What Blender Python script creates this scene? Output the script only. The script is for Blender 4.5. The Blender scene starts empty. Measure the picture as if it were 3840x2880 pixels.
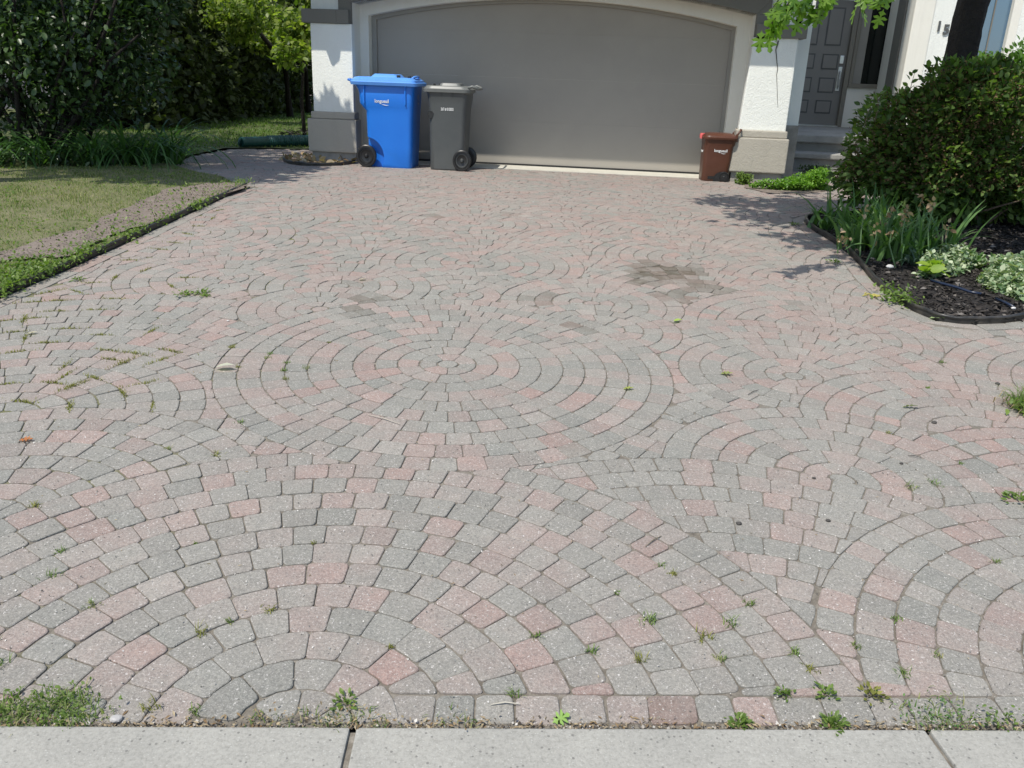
import bpy, bmesh, math, random
import numpy as np
from mathutils import Vector, Matrix
random.seed(7); rng = np.random.default_rng(11)
S = bpy.context.scene
COL = S.collection
rad = math.radians

# ------------------------------------------------------------------ camera
FPX = 3146.7
CAMZ = 1.42
RC = np.array([[0.99928264, 0.01308177, 0.03553984], [0.03787101, -0.34518196, -0.93777140], [0.0, 0.93844461, -0.34542976]])  # rows: right, down, forward
cd = bpy.data.cameras.new('camera'); cam = bpy.data.objects.new('camera', cd); COL.objects.link(cam)
cd.sensor_width = 36; cd.sensor_fit = 'HORIZONTAL'; cd.lens = FPX / 3840 * 36; cd.clip_start = 0.05; cd.clip_end = 600
cam.matrix_world = Matrix(((RC[0][0], -RC[1][0], -RC[2][0], 0), (RC[0][1], -RC[1][1], -RC[2][1], 0), (RC[0][2], -RC[1][2], -RC[2][2], CAMZ), (0, 0, 0, 1)))
S.camera = cam
# ------------------------------------------------------------------ light
SUN_AZ = 36.5; SUN_EL = 60.0       # light travels towards +y turned 36.5 deg to the right
w = bpy.data.worlds.new('World'); S.world = w; w.use_nodes = True
nt = w.node_tree; bg = nt.nodes['Background']
sky = nt.nodes.new('ShaderNodeTexSky'); sky.sky_type = 'NISHITA'; sky.sun_disc = False
sky.sun_elevation = rad(SUN_EL); sky.sun_rotation = rad(180 + SUN_AZ); sky.air_density = 1.0; sky.dust_density = 1.0
nt.links.new(sky.outputs[0], bg.inputs[0]); bg.inputs[1].default_value = 0.15
sl = bpy.data.lights.new('sun', 'SUN'); sl.energy = 4.0; sl.angle = rad(0.53); sl.color = (1.0, 0.95, 0.86)
so = bpy.data.objects.new('sun', sl); COL.objects.link(so)
ld = Vector((math.cos(rad(SUN_EL)) * math.sin(rad(SUN_AZ)), math.cos(rad(SUN_EL)) * math.cos(rad(SUN_AZ)), -math.sin(rad(SUN_EL))))
so.rotation_euler = ld.to_track_quat('-Z', 'Y').to_euler(); so.location = (-5, -5, 12)
S.view_settings.view_transform = 'Standard'; S.view_settings.look = 'None'; S.view_settings.exposure = 0.30; S.view_settings.gamma = 1
S.cycles.use_denoising = True
S.cycles.max_bounces = 8; S.cycles.transparent_max_bounces = 8

# ------------------------------------------------------------------ geometry of the site
PHI = -0.109385; HD = 10.783
def h(x, y):
    y = np.asarray(y, float); x = np.asarray(x, float); k = .5
    t = np.clip(y, -5, 60)
    m = -k * np.log(np.exp(-t / k) + math.exp(-7.8 / k))
    return .03835 * m - .009414 * x * np.clip(1 - np.clip(y, 0, 99) / HD, 0, 1)
def hz(x, y): return float(h(x, y))
def G(u, v, dz=0.0):          # point of the ground seen at photo pixel (u, v)
    d = RC.T @ np.array([(u - 1920) / FPX, (v - 1440) / FPX, 1.0]); t = 8.0
    for i in range(60):
        t = (hz(d[0] * t, d[1] * t) + dz - CAMZ) / d[2]
        if t < 0 or t > 80: t = 80
    return d[0] * t, d[1] * t, CAMZ + d[2] * t
def at(u, v, y):              # point at distance y
    d = RC.T @ np.array([(u - 1920) / FPX, (v - 1440) / FPX, 1.0]); t = y / d[1]
    return np.array([d[0] * t, y, CAMZ + d[2] * t])
WC, WS = math.cos(PHI), math.sin(PHI)
def W(X, D, z): return (X * WC - D * WS, HD + X * WS + D * WC, z)
GF = 0.30                      # ground level by the house

# ------------------------------------------------------------------ object helpers
def tag(o, label=None, cat=None, group=None, kind=None):
    if label: o['label'] = label
    if cat: o['category'] = cat
    if group: o['group'] = group
    if kind: o['kind'] = kind
    return o
def thing(name, label, cat, loc=(0, 0, 0), rz=0.0, group=None):
    o = bpy.data.objects.new(name, None); COL.objects.link(o); o.location = loc; o.rotation_euler = (0, 0, rz)
    o.empty_display_size = .1
    return tag(o, label, cat, group)
def link(name, me, mat, parent=None, smooth=False):
    o = bpy.data.objects.new(name, me); COL.objects.link(o)
    if mat: me.materials.append(mat)
    if parent: o.parent = parent
    if smooth:
        me.polygons.foreach_set('use_smooth', [True] * len(me.polygons))
    return o
class MB:
    def __init__(s): s.v = []; s.f = []
    def add(s, vs, fs):
        n = len(s.v); s.v += [tuple(p) for p in vs]; s.f += [tuple(i + n for i in f) for f in fs]; return s
    def box(s, x0, x1, y0, y1, z0, z1, T=None):
        p = [(x0, y0, z0), (x1, y0, z0), (x1, y1, z0), (x0, y1, z0), (x0, y0, z1), (x1, y0, z1), (x1, y1, z1), (x0, y1, z1)]
        if T: p = [T(*q) for q in p]
        return s.add(p, [(0, 3, 2, 1), (4, 5, 6, 7), (0, 1, 5, 4), (1, 2, 6, 5), (2, 3, 7, 6), (3, 0, 4, 7)])
    def wbox(s, X0, X1, D0, D1, z0, z1): return s.box(X0, X1, D0, D1, z0, z1, W)
    def prism(s, pts, fn0, fn1):      # polygon extruded between two maps
        n = len(pts); a = [fn0(*p) for p in pts]; b = [fn1(*p) for p in pts]
        return s.add(a + b, [tuple(range(n))[::-1], tuple(range(n, 2 * n))] + [(i, (i + 1) % n, n + (i + 1) % n, n + i) for i in range(n)])
    def tube(s, pts, rs, n=8, cap=True):
        rings = []
        for i, p in enumerate(pts):
            p = Vector(p); a = Vector(pts[max(i - 1, 0)]); b = Vector(pts[min(i + 1, len(pts) - 1)])
            d = (b - a).normalized(); u = d.orthogonal().normalized() if abs(d.z) > .9 else d.cross(Vector((0, 0, 1))).normalized(); v = d.cross(u)
            r = rs[i] if hasattr(rs, '__len__') else rs
            rings.append([tuple(p + (u * math.cos(2 * math.pi * k / n) + v * math.sin(2 * math.pi * k / n)) * r) for k in range(n)])
        vs = [q for r_ in rings for q in r_]
        fs = [(i * n + k, i * n + (k + 1) % n, (i + 1) * n + (k + 1) % n, (i + 1) * n + k) for i in range(len(pts) - 1) for k in range(n)]
        if cap: fs += [tuple(range(n))[::-1], tuple(range((len(pts) - 1) * n, len(pts) * n))]
        return s.add(vs, fs)
    def lathe(s, prof, T, n=32, cap=True):   # prof: (r, a) along the axis; T maps (x, y, a)
        vs = [T(r * math.cos(2 * math.pi * k / n), r * math.sin(2 * math.pi * k / n), a) for r, a in prof for k in range(n)]
        fs = [(i * n + k, i * n + (k + 1) % n, (i + 1) * n + (k + 1) % n, (i + 1) * n + k) for i in range(len(prof) - 1) for k in range(n)]
        if cap: fs += [tuple(range(n))[::-1], tuple(range((len(prof) - 1) * n, len(prof) * n))]
        return s.add(vs, fs)
    def build(s, name, mat, parent=None, smooth=False, bevel=0, recalc=True, seg=2):
        me = bpy.data.meshes.new(name); me.from_pydata(s.v, [], s.f)
        if recalc or bevel:
            bm = bmesh.new(); bm.from_mesh(me)
            if recalc: bmesh.ops.recalc_face_normals(bm, faces=bm.faces)
            if bevel: bmesh.ops.bevel(bm, geom=[e for e in bm.edges if len(e.link_faces) == 2 and e.calc_face_angle(0) > .5], offset=bevel, segments=seg, affect='EDGES', profile=.6)
            bm.to_mesh(me); bm.free()
        me.update()
        return link(name, me, mat, parent, smooth)
def npmesh(name, V, F, mat, parent=None, attrs=None, smooth=False):   # F: (n, k) int array
    me = bpy.data.meshes.new(name); V = np.asarray(V, np.float32); F = np.asarray(F, np.int32); n, k = F.shape
    me.vertices.add(len(V)); me.vertices.foreach_set('co', V.ravel())
    me.loops.add(n * k); me.loops.foreach_set('vertex_index', F.ravel())
    me.polygons.add(n); me.polygons.foreach_set('loop_start', np.arange(n, dtype=np.int32) * k); me.polygons.foreach_set('loop_total', np.full(n, k, np.int32))
    for nm, a in (attrs or {}).items():
        at_ = me.attributes.new(nm, 'FLOAT', 'POINT'); at_.data.foreach_set('value', np.asarray(a, np.float32))
    me.update(calc_edges=True); me.validate()
    return link(name, me, mat, parent, smooth)

# ------------------------------------------------------------------ materials
def new_mat(name):
    m = bpy.data.materials.new(name); m.use_nodes = True; n = m.node_tree.nodes; l = m.node_tree.links
    return m, n, l, n['Principled BSDF']
def noise(n, l, co, scale, detail=4, rough=.6):
    t = n.new('ShaderNodeTexNoise'); t.inputs['Scale'].default_value = scale; t.inputs['Detail'].default_value = detail; t.inputs['Roughness'].default_value = rough
    l.new(co, t.inputs['Vector']); return t
def ramp(n, l, src, stops):
    r = n.new('ShaderNodeValToRGB'); e = r.color_ramp.elements
    e[0].position, e[0].color = stops[0][0], (*stops[0][1], 1); e[1].position, e[1].color = stops[-1][0], (*stops[-1][1], 1)
    for p, c in stops[1:-1]: x = e.new(p); x.color = (*c, 1)
    l.new(src, r.inputs[0]); return r
def mixc(n, l, fac, a, b, mode='MIX'):
    m = n.new('ShaderNodeMix'); m.data_type = 'RGBA'; m.blend_type = mode
    for sk, v in ((m.inputs[0], fac), (m.inputs[6], a), (m.inputs[7], b)):
        if isinstance(v, (int, float)): sk.default_value = v
        elif isinstance(v, tuple): sk.default_value = (*v, 1)
        else: l.new(v, sk)
    return m.outputs[2]
def math_(n, l, op, a, b=0.0, clamp=False):
    m = n.new('ShaderNodeMath'); m.operation = op; m.use_clamp = clamp
    for sk, v in ((m.inputs[0], a), (m.inputs[1], b)):
        if isinstance(v, (int, float)): sk.default_value = v
        else: l.new(v, sk)
    return m.outputs[0]
def bump(n, l, hgt, strength, dist, b, prev=None):
    u = n.new('ShaderNodeBump'); u.inputs['Strength'].default_value = strength; u.inputs['Distance'].default_value = dist
    l.new(hgt, u.inputs['Height'])
    if prev: l.new(prev, u.inputs['Normal'])
    if b: l.new(u.outputs[0], b.inputs['Normal'])
    return u.outputs[0]
def simple(name, c1, c2=None, scale=8, rough=.6, bs=0, bscale=60, spec=.5, metal=0, dirt=None, bd=.004):
    m, n, l, b = new_mat(name); tc = n.new('ShaderNodeTexCoord'); co = tc.outputs['Object']
    c2 = c2 or tuple(x * .85 for x in c1)
    t = noise(n, l, co, scale, 6)
    c = ramp(n, l, t.outputs[0], [(.3, c1), (.7, c2)]).outputs[0]
    if dirt:
        t2 = noise(n, l, co, scale * .35, 8, .7); f = ramp(n, l, t2.outputs[0], [(.5, (0, 0, 0)), (.75, (1, 1, 1))]).outputs[0]
        c = mixc(n, l, math_(n, l, 'MULTIPLY', f, dirt[1]), c, dirt[0])
    l.new(c, b.inputs['Base Color']); b.inputs['Roughness'].default_value = rough; b.inputs['Specular IOR Level'].default_value = spec; b.inputs['Metallic'].default_value = metal
    if bs: t3 = noise(n, l, co, bscale, 5, .65); bump(n, l, t3.outputs[0], bs, bd, b)
    return m
def leafmat(name, cols, trans=.35, rough=.45, spec=.4):
    m, n, l, b = new_mat(name); a = n.new('ShaderNodeAttribute'); a.attribute_name = 'v'
    st = [(i / (len(cols) - 1), c) for i, c in enumerate(cols)]
    r = ramp(n, l, a.outputs['Fac'], st)
    l.new(r.outputs[0], b.inputs['Base Color']); b.inputs['Roughness'].default_value = rough; b.inputs['Specular IOR Level'].default_value = spec
    tr = n.new('ShaderNodeBsdfTranslucent'); tcol = mixc(n, l, 1.0, r.outputs[0], (1.6, 1.9, .55), 'MULTIPLY'); l.new(tcol, tr.inputs[0])
    mx = n.new('ShaderNodeMixShader'); mx.inputs[0].default_value = trans; l.new(b.outputs[0], mx.inputs[1]); l.new(tr.outputs[0], mx.inputs[2])
    l.new(mx.outputs[0], n['Material Output'].inputs[0]); return m

def stucco(name, base, smooth=False):
    m, n, l, b = new_mat(name); tc = n.new('ShaderNodeTexCoord'); co = tc.outputs['Object']
    t = noise(n, l, co, 1.6, 8, .65); c = ramp(n, l, t.outputs[0], [(.3, tuple(x * .95 for x in base)), (.65, base)]).outputs[0]
    # rain streaks and grime near the foot of the wall
    mp = n.new('ShaderNodeMapping'); mp.inputs['Scale'].default_value = (9, 9, .7); l.new(co, mp.inputs[0]); st = noise(n, l, mp.outputs[0], 1.0, 5, .7)
    f = ramp(n, l, st.outputs[0], [(.52, (0, 0, 0)), (.8, (.28, .28, .28))]).outputs[0]
    c = mixc(n, l, f, c, tuple(x * .72 for x in base))
    l.new(c, b.inputs['Base Color']); b.inputs['Roughness'].default_value = .88; b.inputs['Specular IOR Level'].default_value = .25
    # trowelled flakes: ridged patches at two sizes
    n1 = noise(n, l, co, 15, 3, .6); n1.inputs['Distortion'].default_value = 1.4
    rg = ramp(n, l, n1.outputs[0], [(.42, (0, 0, 0)), (.52, (1, 1, 1)), (.60, (.35, .35, .35))]).outputs[0]
    n2 = noise(n, l, co, 90, 4, .6)
    hh = math_(n, l, 'ADD', math_(n, l, 'MULTIPLY', rg, .25 if smooth else 1.0), math_(n, l, 'MULTIPLY', n2.outputs[0], .35))
    bump(n, l, hh, .32, .006, b); return m

def paver_mat():
    m, n, l, b = new_mat('paver'); tc = n.new('ShaderNodeTexCoord'); co = tc.outputs['Object']
    a = n.new('ShaderNodeAttribute'); a.attribute_name = 'tone'; a2 = n.new('ShaderNodeAttribute'); a2.attribute_name = 'stain'; a3 = n.new('ShaderNodeAttribute'); a3.attribute_name = 'lum'
    tv = noise(n, l, co, 9, 3, .5); tf = math_(n, l, 'ADD', a.outputs['Fac'], math_(n, l, 'MULTIPLY', math_(n, l, 'SUBTRACT', tv.outputs[0], .5), .55), True)
    base = ramp(n, l, tf, [(0, (.188, .190, .172)), (.38, (.211, .203, .182)), (.55, (.230, .205, .184)), (.75, (.247, .196, .176)), (1, (.270, .184, .160))]).outputs[0]
    t = noise(n, l, co, 22, 6, .7); base = mixc(n, l, .9, base, ramp(n, l, t.outputs[0], [(.25, (.86, .86, .86)), (.75, (1.12, 1.10, 1.08))]).outputs[0], 'MULTIPLY')
    # worn, lighter film of concrete dust in broad drifts
    t5 = noise(n, l, co, 1.3, 6, .6); base = mixc(n, l, math_(n, l, 'MULTIPLY', ramp(n, l, t5.outputs[0], [(.4, (0, 0, 0)), (.7, (1, 1, 1))]).outputs[0], .35), base, (.262, .247, .22))
    l4 = n.new('ShaderNodeCombineColor'); [l.new(a3.outputs['Fac'], l4.inputs[i]) for i in range(3)]
    base = mixc(n, l, 1.0, base, l4.outputs[0], 'MULTIPLY')
    # exposed aggregate: pale chips, a few dark ones
    def chips(scale, dens, size, seedoff):
        mp = n.new('ShaderNodeMapping'); mp.inputs['Location'].default_value = seedoff; l.new(co, mp.inputs[0])
        wv = noise(n, l, mp.outputs[0], scale * 1.3, 2); off = n.new('ShaderNodeVectorMath'); off.operation = 'SCALE'; off.inputs['Scale'].default_value = 2.2 / scale
        l.new(wv.outputs['Color'], off.inputs[0]); ad = n.new('ShaderNodeVectorMath'); ad.operation = 'ADD'; l.new(mp.outputs[0], ad.inputs[0]); l.new(off.outputs[0], ad.inputs[1])
        vo = n.new('ShaderNodeTexVoronoi'); vo.inputs['Scale'].default_value = scale; l.new(ad.outputs[0], vo.inputs['Vector'])
        near = math_(n, l, 'LESS_THAN', vo.outputs['Distance'], size)
        sp = n.new('ShaderNodeSeparateColor'); l.new(vo.outputs['Color'], sp.inputs[0])
        return math_(n, l, 'MULTIPLY', near, math_(n, l, 'LESS_THAN', sp.outputs[0], dens)), sp.outputs[1]
    # mottled mortar between the chips
    g1 = noise(n, l, co, 130, 3, .8); base = mixc(n, l, 1.0, base, ramp(n, l, g1.outputs[0], [(.32, (.74, .74, .74)), (.5, (1, 1, 1)), (.68, (1.26, 1.25, 1.23))]).outputs[0], 'MULTIPLY')
    g2 = noise(n, l, co, 290, 2, .7); g2.inputs['Distortion'].default_value = 1.2; base = mixc(n, l, ramp(n, l, g2.outputs[0], [(.56, (0, 0, 0)), (.66, (.5, .5, .5))]).outputs[0], base, (.46, .44, .41))
    f1, r1 = chips(150, .20, .33, (0, 0, 0)); f2, r2 = chips(260, .26, .34, (3, 1, 2)); f3, r3 = chips(190, .12, .33, (7, 5, 1))
    base = mixc(n, l, math_(n, l, 'MULTIPLY', f2, math_(n, l, 'MULTIPLY', r2, .7)), base, (.50, .48, .45))
    base = mixc(n, l, math_(n, l, 'MULTIPLY', f1, math_(n, l, 'MULTIPLY', r1, .75)), base, (.62, .59, .56))
    base = mixc(n, l, math_(n, l, 'MULTIPLY', f3, .55), base, (.11, .10, .095))
    so_ = noise(n, l, co, 9, 5, .7); base = mixc(n, l, math_(n, l, 'MULTIPLY', a2.outputs['Fac'], ramp(n, l, so_.outputs[0], [(.36, (.45, .45, .45)), (.55, (1, 1, 1))]).outputs[0]), base, (.09, .076, .055))
    l.new(base, b.inputs['Base Color']); b.inputs['Roughness'].default_value = .85; b.inputs['Specular IOR Level'].default_value = .3
    t2 = noise(n, l, co, 260, 4, .7); t3 = noise(n, l, co, 45, 4, .6)
    hh = math_(n, l, 'ADD', math_(n, l, 'MULTIPLY', t2.outputs[0], .5), t3.outputs[0]); bump(n, l, hh, .5, .0035, b); return m
def joint_mat():
    m, n, l, b = new_mat('joint_sand'); tc = n.new('ShaderNodeTexCoord'); co = tc.outputs['Object']
    t = noise(n, l, co, 30, 8, .75); c = ramp(n, l, t.outputs[0], [(.3, (.085, .074, .06)), (.5, (.16, .142, .115)), (.68, (.27, .25, .215))]).outputs[0]
    # moss keeps to the side of the lawn
    sx = n.new('ShaderNodeSeparateXYZ'); l.new(co, sx.inputs[0])
    side = math_(n, l, 'MULTIPLY', math_(n, l, 'SUBTRACT', -0.75, sx.outputs[0]), 1.0, True)
    t2 = noise(n, l, co, 3.2, 6, .7); f = math_(n, l, 'MULTIPLY', side, ramp(n, l, t2.outputs[0], [(.46, (0, 0, 0)), (.62, (1, 1, 1))]).outputs[0])
    c = mixc(n, l, f, c, ramp(n, l, t.outputs[0], [(.3, (.05, .06, .015)), (.7, (.17, .18, .04))]).outputs[0])
    l.new(c, b.inputs['Base Color']); b.inputs['Roughness'].default_value = .95; bump(n, l, t.outputs[0], .8, .006, b); return m
def concrete_mat():
    m, n, l, b = new_mat('concrete'); tc = n.new('ShaderNodeTexCoord'); co = tc.outputs['Object']
    t = noise(n, l, co, 5, 8, .7); c = ramp(n, l, t.outputs[0], [(.25, (.268, .262, .236)), (.7, (.335, .326, .292))]).outputs[0]
    t2 = noise(n, l, co, 110, 5, .8); c = mixc(n, l, .9, c, ramp(n, l, t2.outputs[0], [(.3, (.68, .68, .67)), (.5, (1, 1, 1)), (.7, (1.16, 1.16, 1.16))]).outputs[0], 'MULTIPLY')
    vo = n.new('ShaderNodeTexVoronoi'); vo.inputs['Scale'].default_value = 75; l.new(co, vo.inputs['Vector']); sp = n.new('ShaderNodeSeparateColor'); l.new(vo.outputs['Color'], sp.inputs[0])
    pit = math_(n, l, 'MULTIPLY', math_(n, l, 'LESS_THAN', vo.outputs['Distance'], .22), math_(n, l, 'LESS_THAN', sp.outputs[0], .22))
    c = mixc(n, l, math_(n, l, 'MULTIPLY', pit, .7), c, (.13, .125, .115))
    vo2 = n.new('ShaderNodeTexVoronoi'); vo2.inputs['Scale'].default_value = 160; l.new(co, vo2.inputs['Vector']); sp2 = n.new('ShaderNodeSeparateColor'); l.new(vo2.outputs['Color'], sp2.inputs[0])
    wt = math_(n, l, 'MULTIPLY', math_(n, l, 'LESS_THAN', vo2.outputs['Distance'], .3), math_(n, l, 'LESS_THAN', sp2.outputs[1], .2))
    c = mixc(n, l, math_(n, l, 'MULTIPLY', wt, .3), c, (.5, .5, .46))
    l.new(c, b.inputs['Base Color']); b.inputs['Roughness'].default_value = .9
    hh = math_(n, l, 'SUBTRACT', math_(n, l, 'ADD', t2.outputs[0], t.outputs[0]), math_(n, l, 'MULTIPLY', pit, 1.5)); bump(n, l, hh, .6, .003, b); return m

M = dict(
    paver=paver_mat(), joint=joint_mat(), concrete=concrete_mat(),
    soil=simple('soil', (.15, .12, .095), (.22, .185, .155), 12, .95, .8, 50, bd=.02),
    drysoil=simple('dry_soil', (.16, .128, .105), (.23, .19, .16), 9, .95, .9, 70, bd=.015),
    asphalt=simple('asphalt', (.045, .045, .045), (.07, .07, .068), 40, .9, .6, 200),
    thatch=simple('thatch', (.13, .13, .06), (.21, .195, .11), 5, .95, .8, 90, dirt=((.10, .13, .04), .9), bd=.02),
    lawnbase=simple('lawn_base', (.055, .075, .02), (.09, .10, .03), 10, .95, .6, 60),
    mulch=simple('mulch', (.012, .010, .009), (.035, .028, .024), 60, .9, 1.0, 90, bd=.02),
    chip=leafmat('mulch_chip', [(.016, .014, .013), (.04, .034, .030), (.075, .066, .06), (.17, .155, .14)], 0, .8, .3),
    litter=leafmat('dry_litter', [(.16, .10, .05), (.28, .2, .11), (.4, .33, .22), (.2, .15, .1)], .15, .8),
    white=stucco('white_stucco', (.80, .81, .755)), whites=stucco('smooth_white_stucco', (.77, .75, .67), True),
    greige=stucco('greige_stucco', (.41, .38, .32)), taupe=stucco('taupe_trim', (.185, .178, .155), True),
    foundation=simple('foundation', (.36, .345, .31), (.25, .24, .22), 6, .9, .5, 60, dirt=((.12, .11, .09), .8)),
    gdoor=simple('garage_door_paint', (.345, .318, .275), (.325, .30, .26), 1.2, .55, .25, 420, dirt=((.2, .19, .17), .3), bd=.001),
    jamb=simple('jamb_paint', (.30, .285, .25), (.26, .25, .22), 4, .6),
    rubber=simple('rubber_seal', (.012, .012, .012), None, 8, .7),
    apron=simple('apron_concrete', (.56, .54, .47), (.46, .44, .38), 7, .85, .4, 120),
    fdoor=simple('front_door_paint', (.19, .178, .158), (.17, .16, .143), 2, .45, .1, 200),
    fgroove=simple('door_groove_shade', (.095, .093, .088), None, 4, .6),  # darker than the door: shade of the panel grooves put into the colour
    frame=simple('window_frame_paint', (.20, .18, .14), (.17, .155, .125), 3, .5),
    silver=simple('brushed_metal', (.62, .62, .61), (.5, .5, .5), 20, .3, metal=.9),
    step=simple('step_concrete', (.33, .32, .29), (.25, .245, .23), 5, .9, .7, 40, dirt=((.12, .12, .11), .6), bd=.01),
    number=simple('number_metal', (.10, .105, .10), (.07, .07, .07), 20, .5),
    blue=simple('blue_plastic', (.010, .150, .60), (.012, .170, .64), 3, .36, .12, 260, dirt=((.03, .18, .5), .35), bd=.001),
    bluelid=simple('blue_lid_plastic', (.09, .27, .72), (.11, .32, .76), 3, .42, .12, 260, dirt=((.2, .4, .72), .6), bd=.001),
    grey=simple('grey_plastic', (.060, .066, .068), (.075, .082, .082), 3, .42, .12, 260, dirt=((.10, .10, .095), .6), bd=.001),
    greylid=simple('grey_lid_plastic', (.12, .13, .125), (.155, .16, .155), 4, .45, .12, 260, dirt=((.22, .22, .2), .6), bd=.001),
    brown=simple('brown_plastic', (.085, .030, .017), (.095, .036, .02), 3, .4, .12, 260, dirt=((.15, .07, .045), .5), bd=.001),
    black=simple('black_plastic', (.010, .010, .011), (.018, .018, .018), 6, .4, .15, 100),
    hub=simple('hub_plastic', (.05, .054, .054), (.065, .068, .068), 8, .35),
    print=simple('white_print', (.78, .79, .78), None, 8, .6), paleprint=simple('pale_print', (.45, .5, .55), None, 8, .6),
    red=simple('pink_latch_plastic', (.62, .10, .10), (.7, .16, .15), 5, .45),
    pipe=simple('green_corrugated_plastic', (.008, .055, .048), (.012, .075, .062), 5, .5),
    edging=simple('black_edging_plastic', (.012, .012, .012), (.03, .029, .027), 14, .38, .4, 60, dirt=((.11, .095, .075), .7)),
    bark=simple('dark_bark', (.010, .008, .0065), (.026, .02, .015), 22, .95, 1.0, 38, bd=.03), stem=simple('twig', (.15, .11, .075), (.09, .065, .045), 20, .85),
    stone=simple('pale_stone', (.62, .60, .57), (.42, .41, .4), 40, .85, .6, 120), dstone=simple('dark_stone', (.06, .055, .05), None, 40, .8),
    nwall=simple('neighbour_stucco', (.14, .14, .15), (.11, .11, .12), 3, .85), dark=simple('dark_opening', (.012, .013, .016), None, 5, .5),
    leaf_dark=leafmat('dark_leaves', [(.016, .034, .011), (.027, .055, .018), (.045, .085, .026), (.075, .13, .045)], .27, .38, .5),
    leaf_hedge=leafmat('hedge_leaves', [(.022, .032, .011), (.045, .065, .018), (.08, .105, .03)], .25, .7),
    leaf_lit=leafmat('yellow_green_leaves', [(.06, .10, .02), (.11, .165, .028), (.18, .235, .045), (.25, .29, .075)], .45),
    leaf_shrub=leafmat('shrub_leaves', [(.035, .068, .018), (.065, .115, .027), (.10, .165, .04), (.16, .23, .06)], .38, .55, .3),
    leaf_brown=leafmat('faded_blossom', [(.07, .045, .022), (.13, .085, .045), (.19, .13, .07)], .2, .8, .2),
    leaf_oak=leafmat('oak_leaves', [(.10, .19, .025), (.14, .25, .035), (.19, .31, .06)], .5, .36, .5),
    iris=leafmat('iris_leaves', [(.05, .11, .035), (.085, .17, .05), (.13, .23, .075)], .3, .45),
    lily=leafmat('daylily_leaves', [(.03, .08, .02), (.05, .12, .03), (.075, .15, .04)], .3, .4),
    variegated=leafmat('variegated_leaves', [(.08, .15, .06), (.16, .24, .12), (.32, .38, .24), (.48, .52, .37)], .2, .5),
    hosta=leafmat('chartreuse_leaves', [(.18, .28, .035), (.26, .36, .05), (.34, .42, .08)], .4),
    weed=leafmat('weed_leaves', [(.08, .13, .03), (.12, .19, .04), (.18, .25, .06)], .35),
    oregano=leafmat('bright_herb_leaves', [(.09, .20, .025), (.15, .29, .04), (.22, .37, .06)], .35),
    bloom=leafmat('withered_petal', [(.22, .14, .08), (.34, .24, .15), (.45, .35, .25)], .3, .8),
    grit2=leafmat('soil_grit', [(.05, .04, .03), (.12, .10, .08), (.3, .27, .23), (.5, .48, .44)], 0, .9),
    moss=leafmat('moss_blades', [(.11, .115, .025), (.17, .18, .035), (.26, .25, .07)], .3, .7),
    grass=leafmat('grass_blades', [(.07, .13, .03), (.12, .18, .045), (.19, .22, .08), (.32, .29, .16)], .3, .7),
    grassg=leafmat('green_grass_blades', [(.05, .10, .02), (.09, .16, .03), (.14, .21, .05)], .35, .6),
)
# window glass: reflected sky put into the blue base colour, mirror-like front
m, n, l, b = new_mat('window_glass'); b.inputs['Base Color'].default_value = (.05, .12, .2, 1); b.inputs['Roughness'].default_value = .06; b.inputs['Metallic'].default_value = 0; b.inputs['Coat Weight'].default_value = 1; b.inputs['IOR'].default_value = 1.9; M['glass'] = m
m, n, l, b = new_mat('dark_glass'); b.inputs['Base Color'].default_value = (.012, .014, .012, 1); b.inputs['Roughness'].default_value = .08; M['dglass'] = m

# ------------------------------------------------------------------ foliage builders
T_DIAMOND = (np.array([(0, 0, 0), (.42, .30, .07), (1, 0, -.05), (.42, -.30, .07)]), np.array([(0, 1, 2), (0, 2, 3)]))
T_OVAL = (np.array([(0, 0, 0), (.25, .24, .05), (.6, .25, .05), (1, 0, -.08), (.6, -.25, .05), (.25, -.24, .05), (.5, 0, -.01)]), np.array([(0, 1, 6), (1, 2, 6), (2, 3, 6), (3, 4, 6), (4, 5, 6), (5, 0, 6)]))
_o = [(0, 0), (.12, .05), (.2, .22), (.28, .08), (.4, .34), (.42, .42), (.5, .3), (.5, .09), (.66, .36), (.74, .38), (.72, .24), (.76, .08), (.9, .14), (1, 0)]
_o = _o + [(x, -y) for x, y in _o[-2:0:-1]]
T_OAK = (np.array([(x, y, .12 * abs(y) - .12 * x * x) for x, y in _o] + [(.5, 0, -.03)]), np.array([(i, (i + 1) % len(_o), len(_o)) for i in range(len(_o))]))
def unit(a): return a / np.maximum(np.linalg.norm(a, axis=1, keepdims=True), 1e-9)
def leaves(name, P, size, mat, parent=None, T=T_DIAMOND, dirs=None, vary=.35, droop=.0, wide=1.0, up=0.5, v=None):
    P = np.asarray(P, float); N = len(P)
    D = unit((dirs if dirs is not None else rng.normal(size=(N, 3))) + np.array([0, 0, -droop]))
    U = rng.normal(size=(N, 3)); U[:, 2] = np.abs(U[:, 2]) * 1.0 + up * 2
    B = unit(np.cross(U, D)); Nn = np.cross(D, B)
    s = size * (1 + vary * rng.uniform(-1, 1, N))[:, None]
    tv, tf = T
    V = (P[:, None, :] + s[:, None] * (tv[None, :, 0:1] * D[:, None, :] + wide * tv[None, :, 1:2] * B[:, None, :] + tv[None, :, 2:3] * Nn[:, None, :])).reshape(-1, 3)
    F = (tf[None] + (np.arange(N) * len(tv))[:, None, None]).reshape(-1, 3)
    vv = np.repeat(rng.uniform(0, 1, N) if v is None else v, len(tv))
    return npmesh(name, V, F, mat, parent, {'v': vv})
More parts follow.
